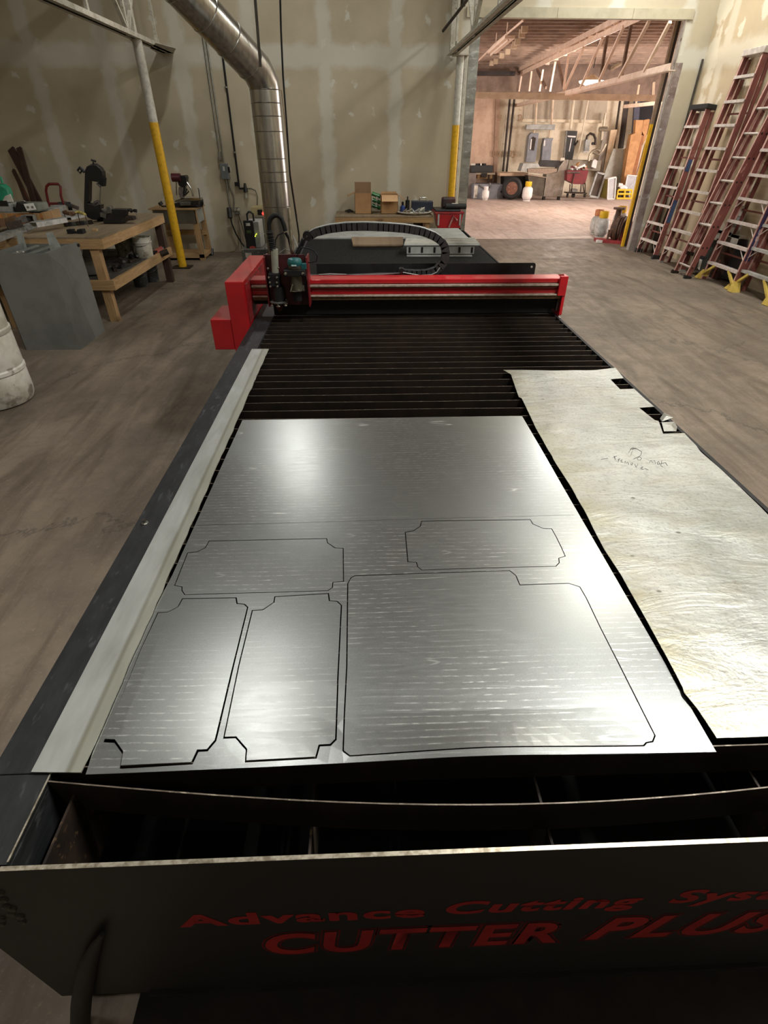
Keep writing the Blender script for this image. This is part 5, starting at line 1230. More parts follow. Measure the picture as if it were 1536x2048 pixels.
# ================================================================ LADDERS ON THE RIGHT
def ladder_mats():
    fib = mat('red_brown_fibreglass', (128,74,66), (106,58,53), 6, .5, c3=(168,120,108), s3=14, st=(1,1,.4))
    edge = mat('pale_worn_fibreglass', (208,168,156), (186,142,130), 9, .55)
    alu = mat('dusty_aluminium_step', (212,202,192), (184,174,164), 12, .5, .2)
    return fib, edge, alu
FIB, FEDGE, ALU = ladder_mats()
M_ywf = mat('yellow_ladder_foot', (214,186,92), (190,162,76), 8, .5)
M_blue = mat('blue_sticker', (60,78,112), (46,60,92), 9, .5)
M_navy = mat('navy_sticker', (44,42,76), (60,34,54), 5, .5)
def step_ladder(label, L, wb_, wt_, n, cap, feet, loc, lean, first=.29, stepd=.09, group=None, brace=(0,1), sticker=None, tread=None, splay=0., rails_out=.085, pitch=.302, back=.16):
    t = thing('step_ladder', label, 'ladder', (0,0,0), group); 
    def hw(z): return (wb_+(wt_-wb_)*z/L)/2
    for s in (-1, 1):
        mb = MB(); x0, x1 = s*hw(0), s*hw(L)
        mb.hexa([(x0-.004,0,0),(x0+.004,0,0),(x0+.004,rails_out,0),(x0-.004,rails_out,0),(x1-.004,0,L),(x1+.004,0,L),(x1+.004,rails_out,L),(x1-.004,rails_out,L)]); r = mb.build('front_rail', FIB, t)
        mb = MB()
        for yy in (0, rails_out-.006):
            mb.hexa([(x0-s*.034,yy,0),(x0,yy,0),(x0,yy+.006,0),(x0-s*.034,yy+.006,0),(x1-s*.034,yy,L),(x1,yy,L),(x1,yy+.006,L),(x1-s*.034,yy+.006,L)])
        mb.build('rail_lip', FEDGE, r)
        yb0, yb1 = rails_out+back*.5, rails_out+.02
        mb = MB(); xa, xb = s*(hw(0)-.01), s*(hw(L)-.01)
        mb.hexa([(xa-.02,yb0,.02),(xa+.02,yb0,.02),(xa+.02,yb0+.045,.02),(xa-.02,yb0+.045,.02),(xb-.02,yb1,L-.05),(xb+.02,yb1,L-.05),(xb+.02,yb1+.045,L-.05),(xb-.02,yb1+.045,L-.05)]); mb.build('rear_rail', FIB, t)
        if feet == 'black': MB().box(x0-.03, x0+.03, -.02, rails_out+.03, -.01, .075).build('foot', M_rub, r)
        if feet == 'yellow':
            MB().hexa([(x0-.05+s*.05,-.05,0),(x0+.05+s*.05,-.05,0),(x0+.05+s*.05,.1,0),(x0-.05+s*.05,.1,0),(x0-.02,-.01,.14),(x0+.02,-.01,.14),(x0+.02,.09,.14),(x0-.02,.09,.14)]).build('foot', M_ywf, r)
            MB().bar((x0, .0, .08), (s*(hw(first)*.45), .0, first-.03), .03, .035).build('foot_brace', M_ywf, r)
        if feet == 'thin': MB().box(x0-.025, x0+.025, -.01, rails_out, -.005, .03).build('foot', M_greyp, r)
    for k in range(n):
        z = first+k*pitch
        if z > L-.12: break
        w_ = hw(z)-.006
        mb = MB(); mb.box(-w_, w_, -.012, stepd, z-.004, z+.004).box(-w_, w_, -.014, -.010, z-.034, z+.004).box(-w_, w_, stepd-.004, stepd, z-.03, z); mb.build('step', tread or ALU, t)
        if k in brace:
            for s in (-1, 1): MB().bar((s*w_, .0, z-.15), (s*w_*.55, .0, z-.02), .012, .006).build('step_brace', mat('white_brace', (224,216,206), (206,198,188), 9, .4, .3), t)
    for k in range(max(2, n//2)):
        z = first+.15+k*pitch*2
        if z > L-.3: break
        MB().box(-hw(z), hw(z), rails_out+.04, rails_out+.06, z-.012, z+.012).build('rear_bar', FIB, t)
    if cap == 'black': MB().box(-wt_/2-.035, wt_/2+.035, -.03, rails_out+.1, L-.02, L+.05).build('top_cap', M_rub, t, bevel=.01)
    if cap == 'silver': MB().box(-wt_/2-.03, wt_/2+.03, -.02, rails_out+.07, L-.03, L+.05).build('top_cap', ALU, t, bevel=.006)
    if sticker:
        for (za, zb, m_) in sticker:
            x0, x1 = hw(za), hw(zb); MB().hexa([(x0+.0045,.005,za),(x0+.006,.005,za),(x0+.006,rails_out-.006,za),(x0+.0045,rails_out-.006,za),(x1+.0045,.005,zb),(x1+.006,.005,zb),(x1+.006,rails_out-.006,zb),(x1+.0045,rails_out-.006,zb)]).build('sticker', m_, t)
    place(t, loc, (-lean, 0, -pi/2)); return t
fa, fb = az(1266, 503), az(1310, 519)
step_ladder('step ladder with a black top cap and black feet, closest to the doorway', 2.33, .76, .5, 7, 'black', 'black', ((fa.x+fb.x)/2, (fa.y+fb.y)/2, 0), .125, sticker=[(.62,.98,M_blue),(1.42,1.6,M_blue)], first=.27)
fa = az(1316, 524); 
step_ladder('tall step ladder with a silver top cap, second from the doorway', 2.95, .82, .5, 9, 'silver', 'thin', (fa.x, fa.y-.42, 0), .115, brace=(0,), first=.27)
fa, fb = az(1398, 559), az(1452, 580)
LD = step_ladder('heavy step ladder with yellow feet and a navy sticker on its near rail', 3.6, .86, .5, 11, None, 'yellow', ((fa.x+fb.x)/2+.04, (fa.y+fb.y)/2, 0), .12, brace=(1,2,3), first=.27, tread=mat('pinkish_white_step', (222,208,200), (198,184,176), 12, .5, .2), rails_out=.10, stepd=.12, sticker=[(.42,1.45,M_navy)])
fa, fb = az(1462, 583), az(1516, 605)
step_ladder('heavy step ladder with yellow feet and dull grey steps at the right edge', 3.6, .84, .5, 11, None, 'yellow', ((fa.x+fb.x)/2+.04, (fa.y+fb.y)/2, 0), .12, brace=(1,2), first=.30, tread=mat('dull_grey_step', (178,174,166), (150,146,140), 9, .6), rails_out=.10, stepd=.12)
# letters on the navy sticker
def sticker_text(t, txt, z0, z1, x):
    cu = bpy.data.curves.new('sticker_text', 'FONT'); cu.body = txt; cu.size = 1
    o = bpy.data.objects.new('x', cu); C.objects.link(o); bpy.context.view_layer.update()
    me = bpy.data.meshes.new_from_object(o.evaluated_get(bpy.context.evaluated_depsgraph_get())); bpy.data.objects.remove(o)
    bm = bmesh.new(); bm.from_mesh(me); xs = [v.co.x for v in bm.verts]; a, b = min(xs), max(xs)
    for v in bm.verts:
        f = (v.co.x-a)/(b-a); z = z0+f*(z1-z0); hwz = (.86+(.5-.86)*z/3.6)/2; v.co = Vector((hwz+.0068, .085-v.co.y*.075, z))
    m2 = bpy.data.meshes.new('sticker_letters'); bm.to_mesh(m2); m2.materials.append(mat('chalk_white', (220,216,214), (200,196,196), 9, .6)); bm.free()
    o = bpy.data.objects.new('sticker_letters', m2); C.objects.link(o); o.parent = t
sticker_text(LD, 'LSS', .60, .84, 0)
# extension ladder
el = thing('extension_ladder', 'red brown extension ladder with round rungs, third from the doorway', 'ladder', (0,0,0))
def ext_section(W_, y0, z0, L, dark):
    for s in (-1, 1):
        mb = MB(); x = s*W_/2; mb.box(x-.004, x+.004, y0, y0+.075, z0, z0+L); mb.build('side_rail', FIB, el)
        mb = MB(); mb.box(min(x, x-s*.03), max(x, x-s*.03), y0, y0+.006, z0, z0+L).box(min(x, x-s*.03), max(x, x-s*.03), y0+.069, y0+.075, z0, z0+L); mb.build('rail_lip', FEDGE, el)
        MB().box(x-.03, x+.03, y0-.02, y0+.09, z0-.0, z0+.05).build('foot', M_rub if s > 0 else M_dark, el)
    k = 0; z = z0+.17
    while z < z0+L-.1:
        MB().tube([(-W_/2, y0+.037, z), (W_/2, y0+.037, z)], .017, 10, False).build('rung', ALU, el, True)
        for s in (1,): MB().tube([(s*(W_/2+.003), y0+.037, z), (s*(W_/2+.007), y0+.037, z)], .014, 10).build('rung_end', M_dark, el)
        z += .305
ext_section(.43, 0, .0, 4.3, False); ext_section(.38, .085, .32, 3.9, True)
fa, fb = az(1341, 546), az(1373, 557)
place(el, ((fa.x+fb.x)/2, (fa.y+fb.y)/2, 0), (-.215, 0, -pi/2))
# things stored behind the ladders
def rw(u, v, x): return ax(u, v, x)
pn = thing('dark_framed_panel', 'dark framed panel leaning on the wall between the extension ladder and the yellow footed ladder', 'panel', az(1395, 543))
q = [rw(1384,539,5.62), rw(1404,546,5.62), rw(1445,470,5.93), rw(1418,463,5.93)]
MB().prism(q, (.02, 0, 0)).build('board', mat('dark_green_grey_board', (44,50,46), (30,34,32), 4, .35), pn)
for a, b in ((0,3),(3,2),(0,1)): MB().bar(q[a], q[b], .02, .035, up=(1,0,0)).build('edge_frame', M_blackp if a else M_steel, pn)
MB().prism([rw(1398,536,5.66)-Vector((.03,0,0)), rw(1402,540,5.66)-Vector((.03,0,0)), rw(1414,506,5.8)-Vector((.05,0,0)), rw(1410,502,5.8)-Vector((.05,0,0))], (.004,0,0)).build('white_streak_tape', M_white, pn)
o = MB().prism([rw(1420,470,5.94), rw(1428,466,5.94), rw(1458,395,5.96), rw(1452,400,5.96), rw(1436,432,5.95)], (.015, 0, 0)).build('triangular_sheet', M_greyp); tag(o, 'pale pointed offcut of sheet leaning on the right wall above the dark panel', 'sheet')
o = MB().prism([rw(1438,556,5.84), rw(1475,562,5.84), rw(1495,480,5.96), rw(1448,470,5.96)], (.015, 0, 0)).build('dark_sheet', mat('smoky_dark_sheet', (58,58,58), (42,40,40), 4, .4)); tag(o, 'dark sheet leaning on the wall behind the yellow footed ladder', 'sheet')
for k, (u, v) in enumerate(((1437,462),(1448,461),(1461,464),(1477,470))):
    P = rw(u, v, 5.84); mb = MB().box(P.x-.05, P.x+.05, P.y-.1, P.y+.1, P.z-.04, P.z+.0).box(P.x-.05, P.x-.04, P.y-.1, P.y+.1, P.z-.12, P.z)
    tag(mb.build('white_bracket', M_white), 'small white bracket hung on the right wall behind the ladders', 'bracket', 'white brackets behind the ladders')
P = az(1372, 538)+Vector((.15,0,0)); t = thing('white_jug', 'white plastic jug on the floor behind the extension ladder', 'jug', P)
MB().lathe([(.075,0),(.085,.02),(.085,.26),(.06,.33),(.03,.36),(.03,.39),(.001,.39)], P, 18).build('body', M_white, t, True)
P = Vector((5.87, 9.12, .62)); t = thing('paint_can_stack', 'stack of pale round cans on a ledge behind the ladders', 'cans', P)
for k in range(3): MB().lathe([(.075,0),(.08,.01),(.08,.13),(.07,.14),(.001,.14)], P+Vector((0,0,k*.145)), 16).build('can', (M_white, M_greyp, M_white)[k], t, True)
MB().box(5.78, 5.97, 9.0, 9.24, 0, .62).build('ledge_crate', M_brown, t)
for k, (u, v) in enumerate(((1320,505),(1331,500),(1300,508))):
    P = az(u, v); P.x = 5.86
    o = MB().bar((P.x, P.y, 0), (5.95, P.y-.1, 1.2+.1*k), .05, .03).build('leaning_stick', (M_brown, M_steel, M_dark)[k]); tag(o, ('brown batten', 'grey metal bar', 'dark metal bar')[k]+' leaning on the right wall behind the step ladders', 'bar')
# ================================================================ THINGS IN THE FAR HALL
def ff(u, v): return az(u, v)
def hall_box(mb_pts, d, name, m_, parent, **k): return MB().prism(mb_pts, HD*d).build(name, m_, parent, **k)
IY = 22.7
def ip(u, v, y=IY): return ay(u, v, y)
# grey generator cabinet
t = thing('grey_steel_cabinet', 'long low grey steel cabinet lying on the floor at the left of the hall', 'cabinet', ip(975, 398))
MB().prism([ip(u, v) for u, v in ((946,398),(1006,399),(1007,369),(947,368))], (0,.8,0)).build('body', mat('blue_grey_enamel', (128,132,140), (112,116,124), 6, .5), t, bevel=.02)
MB().prism([ip(u, v, IY-.02) for u, v in ((947,396),(954,396),(956,371),(949,371))], (0,.02,0)).build('white_end_panel', M_white, t)
MB().box(ip(1001,383).x, ip(1005,383).x, IY-.03, IY, ip(1001,385).z, ip(1001,382).z).build('slot_handle', M_blackp, t)
MB().tube([ip(u, v, IY-.03) for u, v in ((958,369),(964,374),(972,378),(980,374),(981,366))], .02, 6).build('hose', M_steel, t, True)
# shelf unit above with dark box, boxes
t = thing('steel_rack', 'low steel rack holding boxes behind the grey cabinet', 'rack', ip(965, 398, 23.7))
zr = ip(960, 345, 23.6)
a, b = ip(930, 345, 23.6), ip(988, 345, 23.6)
MB().box(a.x, b.x, 23.4, 23.95, a.z-.06, a.z).build('shelf', M_edge, t)
for x in (a.x+.9, b.x-.05): MB().box(x-.03, x+.03, 23.42, 23.5, 0, a.z-.06).build('leg', M_dark, t)
a, b = ip(938, 398, 23.2), ip(952, 346, 23.2); tag(MB().box(a.x-.3, b.x, 23.1, 23.35, 0, b.z).build('grey_end_cabinet', mat('taupe_cabinet', (120,112,106), (104,96,90), 6, .6)), 'taupe cabinet just inside the left of the hall doorway', 'cabinet')
P, Q = ip(942, 343, 23.5), ip(986, 331, 23.5)
t = thing('dark_tool_chest', 'long dark chest with small parts on top on the steel rack', 'chest', (P+Q)/2)
MB().box(P.x, Q.x, 23.45, 23.9, a.z*0+zr.z, Q.z).build('body', mat('dark_slate_box', (44,48,50), (34,38,40), 6, .5), t, bevel=.02)
for u in (946, 956, 962, 968): p = ip(u, 331, 23.6); MB().box(p.x-.08, p.x+.08, 23.6, 23.7, Q.z, Q.z+.06).build('loose_part', (M_white, M_blackp)[u % 4 == 0], t)
for u0, u1, v0, v1, lb in ((953,966,362,354,'pale open carton under the steel rack shelf'),(966,981,366,345,'brown carton under the steel rack shelf')):
    p, q = ip(u0, v0, 23.55), ip(u1, v1, 23.55); tag(MB().box(p.x, q.x, 23.55, 23.9, .75, q.z).build('carton', M_card), lb, 'box')
tag(MB().box(ip(953,368,23.5).x, ip(985,368,23.5).x, 23.45, 23.95, .60, .75).build('pallet_deck', M_pinex), 'wooden deck carrying the cartons behind the grey cabinet', 'pallet')
p, q = ip(962, 354, 23.4), ip(974, 346, 23.4); tag(MB().box(p.x, q.x, 23.36, 23.44, p.z, q.z).build('black_battery', M_blackp), 'small black box hanging below the steel rack shelf', 'box')
# propane bottles
def propane(P, s, body, collar, lb, cc=None):
    t = thing('propane_tank', lb, 'gas bottle', P)
    MB().lathe([(.11*s,0),(.115*s,.03*s),(.10*s,.035*s)], P, 20).build('foot_ring', body, t, True)
    MB().lathe([(.03*s,.03*s),(.11*s,.045*s),(.15*s,.10*s),(.155*s,.15*s),(.155*s,.29*s),(.145*s,.34*s),(.10*s,.385*s),(.03*s,.40*s),(.001,.40*s)], P, 26).build('body', body, t, True)
    MB().lathe([(.085*s,.39*s),(.10*s,.41*s),(.10*s,.52*s),(.092*s,.52*s),(.088*s,.41*s)], P, 20).build('collar', collar, t, True)
    MB().tube([P+Vector((0,0,.39*s)), P+Vector((0,0,.48*s))], .022*s, 10).build('valve', M_edge, t)
    return t
M_wht = mat('bright_white_enamel', (226,222,218), (206,202,198), 4, .4)
propane(ff(970, 400), .82, M_wht, M_wht, 'small white gas bottle standing in front of the grey cabinet')
propane(Vector((ay(1053, 399, 21.9).x, 21.9, 0)), 1.15, M_wht, M_yel, 'white gas bottle with a yellow collar beside the truck wheel')
M_gtank = mat('worn_grey_tank', (186,184,178), (158,156,150), 9, .55, c3=(120,112,104), s3=20)
M_orc = mat('orange_brown_collar', (196,130,84), (170,104,66), 9, .6)
propane(az(1199, 475), 1.02, M_gtank, M_yel, 'grey gas bottle with a yellow collar, nearest of the three by the rusty pump')
propane(az(1190, 468), .98, M_gtank, M_orc, 'grey gas bottle with an orange brown collar behind the yellow collared one')
propane(az(1241, 466)+Vector((0,.2,0)), 1.05, M_gtank, M_yel, 'grey gas bottle with a yellow collar hidden behind the rusty pump')
# truck wheel
c = ip(1024, 375, 22.4); Rt = abs(ip(1024,398,22.4).z-c.z)
t = thing('truck_wheel', 'large truck tyre on a rusty rim leaning in the hall', 'wheel', (c.x, c.y, 0))
A = Matrix.Rotation(radians(90), 3, 'X') @ Matrix.Identity(3)
A = Matrix.Rotation(radians(-14), 3, 'Z') @ A
cW = Vector((c.x, c.y, Rt))
MB().lathe([(Rt*.55,.09),(Rt*.8,.12),(Rt*.95,.09),(Rt,.06),(Rt,-.06),(Rt*.95,-.10),(Rt*.8,-.13),(Rt*.55,-.10),(Rt*.55,.09)], cW, 40, A).build('tyre', M_rub, t, True)
M_rim = mat('rusty_rim', (126,84,66), (104,70,58), 9, .6, c3=(170,140,124), s3=14)
RIM = MB().lathe([(Rt*.56,.10),(Rt*.5,.09),(Rt*.44,.03),(Rt*.2,.01),(Rt*.16,.05),(.001,.05)], cW, 30, A).build('rim', M_rim, t, True)
for k in range(8):
    v_ = A @ Vector((Rt*.33*cos(k*pi/4), Rt*.33*sin(k*pi/4), .03)); n_ = A @ Vector((0,0,1))
    MB().tube([cW+v_, cW+v_+n_*.012], Rt*.07, 10).build('rim_hole', M_blackp, RIM)
MB().tube([cW+(A@Vector((0,0,.045))), cW+(A@Vector((0,0,.08)))], Rt*.13, 14).build('hub', M_blackp, RIM)
# stainless machine (grill-like station)
GY = 22.2
def gy(u, v, y=GY): return ay(u, v, y)
M_ss = mat('hazy_stainless', (150,146,138), (122,118,110), 5, .4, .7)
t = thing('stainless_station', 'stainless steel work station with a raised sloping back in the middle of the hall', 'machine', gy(1110, 398))
def k7(a, b): return (1040+a*.13021, 220+b*.13021)
MB().prism([gy(*k7(a, b), GY) for a, b in ((360,1330),(640,1330),(745,760),(690,765),(600,880),(570,960),(410,960))], (-.0, .45, 0)).build('side_cabinet', M_ss, t, bevel=.01)
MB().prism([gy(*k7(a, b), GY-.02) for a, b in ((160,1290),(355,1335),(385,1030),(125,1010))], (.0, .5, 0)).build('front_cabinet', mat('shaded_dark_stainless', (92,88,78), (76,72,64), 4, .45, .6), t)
MB().prism([gy(*k7(a, b), GY-.06) for a, b in ((120,975),(400,1030),(400,1045),(118,1000))], (0,.06,0)).build('front_rail', M_chrome, t)
MB().prism([gy(*k7(a, b), GY-.04) for a, b in ((120,900),(570,900),(565,950),(400,985),(120,960))], (0,.5,0)).build('work_top', M_chrome, t)
MB().prism([gy(*k7(a, b), GY+.1) for a, b in ((300,870),(590,880),(640,780),(330,770))], (0,.3,0)).build('dark_back', mat('dark_glassy_panel', (52,54,56), (38,40,42), 5, .3), t)
MB().prism([gy(*k7(a, b), GY+.0) for a, b in ((10,945),(50,820),(280,820),(310,880),(110,900),(110,950))], (0,.5,0)).build('left_wing', M_greyp, t)
for a, b in ((610,1340),(380,1345)): P = gy(*k7(a, b)); MB().box(P.x-.04, P.x+.04, GY+.05, GY+.2, 0, .12).build('foot', M_blackp, t)
MB().tube([gy(*k7(620,760)), gy(*k7(680,755))], .05, 8).build('loose_cup', M_white, t)
# flatbed / plank under
tag(MB().prism([ip(u, v, 23.0) for u, v in ((1000,352),(1056,352),(1056,346),(1000,346))], (0,.8,0)).build('table_board', mat('peach_board', (214,186,158), (196,168,140), 5, .7)), 'pale flat board lying behind the truck wheel', 'board')
tag(MB().prism([ip(u, v, 23.0) for u, v in ((1008,398),(1060,399),(1056,353),(1008,353))], (0,.6,0)).build('dark_trailer_body', M_blackp), 'dark boxy trailer body in shadow behind the truck wheel', 'trailer')
# grey hoods hanging on the wall
t = thing('grey_duct_bar', 'grey horizontal steel duct bar mounted on the far wall', 'duct', fp(1080, 255, .5))
MB().prism([fp(u, v, .55) for u, v in ((1052,259),(1109,260),(1111,249),(1054,249))], HD*.3).build('body', M_greyp, t, bevel=.01)
for u in (1103, 1071): MB().tube([fp(u, 250, .4), fp(u+3, 190, .4)], .035, 8).build('riser', M_beam, t)
for u, v0, v1 in ((1069,259,266),(1100,259,276)): MB().tube([fp(u+.6, v0, .4), fp(u-2, v1, .4)], .035, 8).build('dropper', M_beam, t)
t = thing('electrical_cabinet', 'tall grey electrical cabinet on the far wall with an oval window', 'electrical cabinet', fp(1065, 300, .3))
MB().prism([fp(u, v, .35) for u, v in ((1052,324),(1071,324),(1078,266),(1063,265),(1058,272))], HD*.3).build('body', mat('shaded_blue_grey', (132,134,140), (116,118,124), 5, .5), t, bevel=.01)
MB().prism([fp(u, v, .36) for u, v in ((1059,300),(1068,301),(1072,276),(1066,273),(1063,276))], HD*.01).build('window', M_dark, t)
MB().prism([fp(u, v, .375) for u, v in ((1059.5,299),(1062,299),(1064,278),(1062,278))], HD*.01).build('bright_strip', M_wht, t)
t = thing('electrical_cabinet', 'second grey electrical cabinet on the far wall right of the first', 'electrical cabinet', fp(1095, 300, .3))
MB().prism([fp(u, v, .32) for u, v in ((1083,321),(1101,321),(1104,284),(1107,276),(1089,276),(1086,290))], HD*.28).build('body', mat('shaded_blue_grey', (132,134,140), (116,118,124), 5, .5), t, bevel=.01)
MB().prism([fp(u, v, .34) for u, v in ((1087,292),(1090,292),(1091,280),(1088,281))], HD*.01).build('bright_plate', M_wht, t)
# black notice board / door
t = thing('black_machine_panel', 'tall black panel with a pale T shaped mark on the far wall', 'panel', fp(1140, 300, .1))
MB().prism([fp(u, v, .14) for u, v in ((1127,319),(1145,320),(1155,262),(1133,261))], HD*.1).build('panel', mat('charcoal_panel', (44,46,46), (32,34,34), 4, .5), t)
MB().prism([fp(u, v, .15) for u, v in ((1136,274),(1151,275),(1152,272),(1135,271))], HD*.01).prism([fp(u, v, .15) for u, v in ((1137.5,303),(1139.5,303),(1144,277),(1142.5,277))], HD*.01).build('pale_mark', M_wht, t)
MB().prism([fp(u, v, .15) for u, v in ((1126,320),(1129,320),(1135,262),(1132,261))], HD*.01).build('side_edge', M_steel, t)
MB().tube([fp(1150,290,.16), fp(1156,281,.2)], .03, 6).build('lever', M_blackp, t)
for k, (u0, v0, u1, v1, r_, m_) in enumerate(((1020,197,1006,343,.05,'k'),(1029,197,1012,355,.05,'k'),(1148,196,1141,258,.06,'c'),(1177,196,1166,257,.04,'c'),(1166,257,1155,318,.03,'c'),(1107,196,1103,248,.04,'w'),(1211,226,1203,280,.05,'c'),(1241,196,1222,330,.05,'k'))):
    o = MB().tube([fp(u0, v0, .2), fp(u1, v1, .2)], r_*.8, 8).build('wall_pipe', {'k': M_dark, 'c': M_fw, 'w': M_beam}[m_], smooth=True)
    tag(o, ('left of the two dark pipes on the lit block pier of the far wall', 'right of the two dark pipes on the lit block pier of the far wall', 'thick cream pipe above the black panel on the far wall', 'thin cream pipe right of the black panel, upper length', 'thin cream pipe right of the black panel, lower length', 'bright white pipe rising above the grey electrical cabinets', 'cream pipe stub at the upper right of the far wall', 'dark pipe beside the tall dark recess of the far wall')[k], 'pipe')
for k, (u, v) in enumerate(((989,307),(998,307),(1020,307),(1029,307),(1000,235),(1040,235))):
    t = MB()
    for a_, b_ in (((u-3,v+5),(u+2,v+5)),((u-2.4,v-5),(u+2.6,v-5))): t.bar(fp(*a_, .16), fp(*b_, .16), .03, .03)
    for a_, b_ in (((u-3,v+5),(u-2.4,v-5)),((u+2,v+5),(u+2.6,v-5))): t.bar(fp(*a_, .16), fp(*b_, .16), .03, .03)
    tag(t.build('wall_frame', mat('brown_outline', (150,120,92), (130,104,80), 6, .8)), 'thin brown rectangular frame on the block pier of the far wall', 'frame', 'rectangular frames on the far pier')
t = thing('wall_meter', 'round topped meter housing with a grey box on the far wall', 'meter', fp(1180, 290, .2))
MB().tube([fp(u, v, .25) for u, v in ((1172,282),(1174,272),(1180,267),(1187,269),(1191,277),(1190,290))], .04, 8).build('arched_pipe', M_dark, t, True)
MB().prism([fp(u, v, .3) for u, v in ((1169,302),(1178,302),(1181,279),(1172,279))], HD*.2).build('grey_box', M_greyp, t)
MB().prism([fp(u, v, .35) for u, v in ((1167,305),(1177,305),(1177,302),(1168,302))], HD*.2).build('ledge', M_wht, t)
P = fp(1185, 287, .25); MB().tube([P, P+HD*-.05], .05, 10).build('gauge', M_dark, t)
t = thing('wall_basin', 'grey counter edge and curved tap against the far wall behind the red cart', 'counter', fp(1170, 325, .5))
MB().prism([fp(u, v, .6) for u, v in ((1136,338),(1200,342),(1203,321),(1139,320))], HD*.5).build('counter_back', mat('grey_brown_counter', (132,124,108), (116,108,94), 5, .6), t)
MB().tube([fp(u, v, .7) for u, v in ((1177,322),(1180,309),(1186,302),(1194,299),(1200,303))], .05, 8).tube([fp(u, v, .7) for u, v in ((1186,305),(1197,309),(1206,300),(1212,288))], .04, 8).build('tap', M_edge, t, True)
MB().prism([fp(u, v, .75) for u, v in ((1183,334),(1192,337),(1195,322),(1190,318),(1186,322))], HD*.1).build('white_cloth', M_wht, t)
t = thing('valve_assembly', 'small valve wheel and stem on the upper right of the far wall', 'valve', fp(1207, 258, .2))
MB().tube([fp(1211,226,.3), fp(1207,252,.3)], .04, 8).tube([fp(1198,258,.3), fp(1214,258,.3)], .07, 8).tube([fp(1204,262,.3), fp(1202,281,.3)], .03, 6).build('stem', M_edge, t, True)
# shopping cart
CYy = 21.9
def cy(u, v, y=CYy): return ay(u, v, y)
M_cart = mat('dark_red_basket', (110,28,34), (86,24,30), 5, .5)
t = thing('shopping_cart', 'dark red shopping cart full of odds and ends beside the stainless station', 'cart', cy(1155, 396))
MB().prism([cy(*k7(a, b)) for a, b in ((730,930),(1055,930),(1000,1140),(840,1140),(720,1080))], (0,.5,0)).build('basket', M_cart, t)
MB().tube([cy(*k7(725,960), CYy-.03), cy(*k7(920,960), CYy-.03)], .02, 6).build('basket_rail', M_steel, t)
for (a, b) in (((770,1140),(760,1260)),((800,1140),(795,1260)),((835,980),(795,1140)),((965,1140),(985,1270)),((1000,1120),(1000,1340)),((940,1140),(930,1255))):
    MB().tube([cy(*k7(*a), CYy-.02), cy(*k7(*b), CYy-.02)], .02, 6).build('frame_tube', M_dark, t)
MB().bar(cy(*k7(700,1268)), cy(*k7(1000,1275)), .4, .03).build('lower_tray', M_dark, t)
for a in (720, 800, 820, 985): P = cy(*k7(a, 1310)); MB().tube([P, P+Vector((.04,.0,0))], .07, 12).build('wheel', M_blackp, t, True)
MB().prism([cy(*k7(a, b)) for a, b in ((800,1260),(885,1260),(885,1215),(805,1215))], (0,.2,0)).build('lower_box', M_steel, t)
for k in range(10):
    P = cy(*k7(800+k*26, 915-(k%3)*22), CYy+.2); q = P+Vector((random.uniform(-.15,.15), random.uniform(-.1,.1), random.uniform(.02,.12)))
    MB().bar(P, q, .09, .05).build('contents', (M_wht, M_cart, M_card, M_wht, mat('pink_item', (190,120,116), (170,100,98), 6, .6))[k % 5], t)
MB().prism([cy(*k7(a, b)) for a, b in ((880,890),(1000,830),(1005,860),(900,900))], (0,.2,0)).build('white_box', M_wht, t)
# leaning frames and white case
t = thing('grey_window_frame', 'grey framed panel leaning beside the red shopping cart', 'frame', cy(1190, 396, 22.6))
q = [cy(*k7(a, b), 22.6) for a, b in ((1070,1320),(1200,1345),(1310,990),(1190,960))]
for i in range(4): MB().bar(q[i]+Vector((0,.02*i%2,0)), q[(i+1)%4]+Vector((0,.02*i%2,0)), .06, .10, up=(0,1,0)).build('frame_member', M_greyp, t)
MB().prism([p_+Vector((0,.03,0)) for p_ in q], (0,.02,0)).build('pane', mat('dark_brown_pane', (70,56,44), (54,44,36), 5, .5), t)
t = thing('white_steel_case', 'white open sided steel case with an olive inside standing in the hall', 'case', cy(1218, 398, 22.4))
w = 22.4
A4 = [cy(*k7(a, b), w) for a, b in ((1340,1370),(1450,1365),(1475,1035),(1355,1060))]
B4 = [cy(*k7(a, b), w+.35) for a, b in ((1230,1335),(1245,1065))]
MB().prism(A4, (0,.02,0)).build('front_panel', mat('grey_white_panel', (176,178,180), (160,162,166), 4, .5), t)
for i in range(4): MB().bar(A4[i]-Vector((0,.01,0)), A4[(i+1)%4]-Vector((0,.01,0)), .03, .05, up=(0,1,0)).build('white_edge', M_wht, t)
MB().poly([A4[0], B4[0], B4[1], A4[3]]).poly([A4[0]+Vector((0,.01,0)), A4[3]+Vector((0,.01,0)), B4[1]+Vector((0,.01,0)), B4[0]+Vector((0,.01,0))]).build('olive_side', mat('olive_green_inside', (128,118,52), (108,98,44), 5, .6), t)
MB().hexa([B4[1], A4[3], A4[2], B4[1]+(A4[2]-A4[3]), B4[1]+Vector((0,0,.03)), A4[3]+Vector((0,0,.03)), A4[2]+Vector((0,0,.03)), B4[1]+(A4[2]-A4[3])+Vector((0,0,.03))]).build('top', M_wht, t)
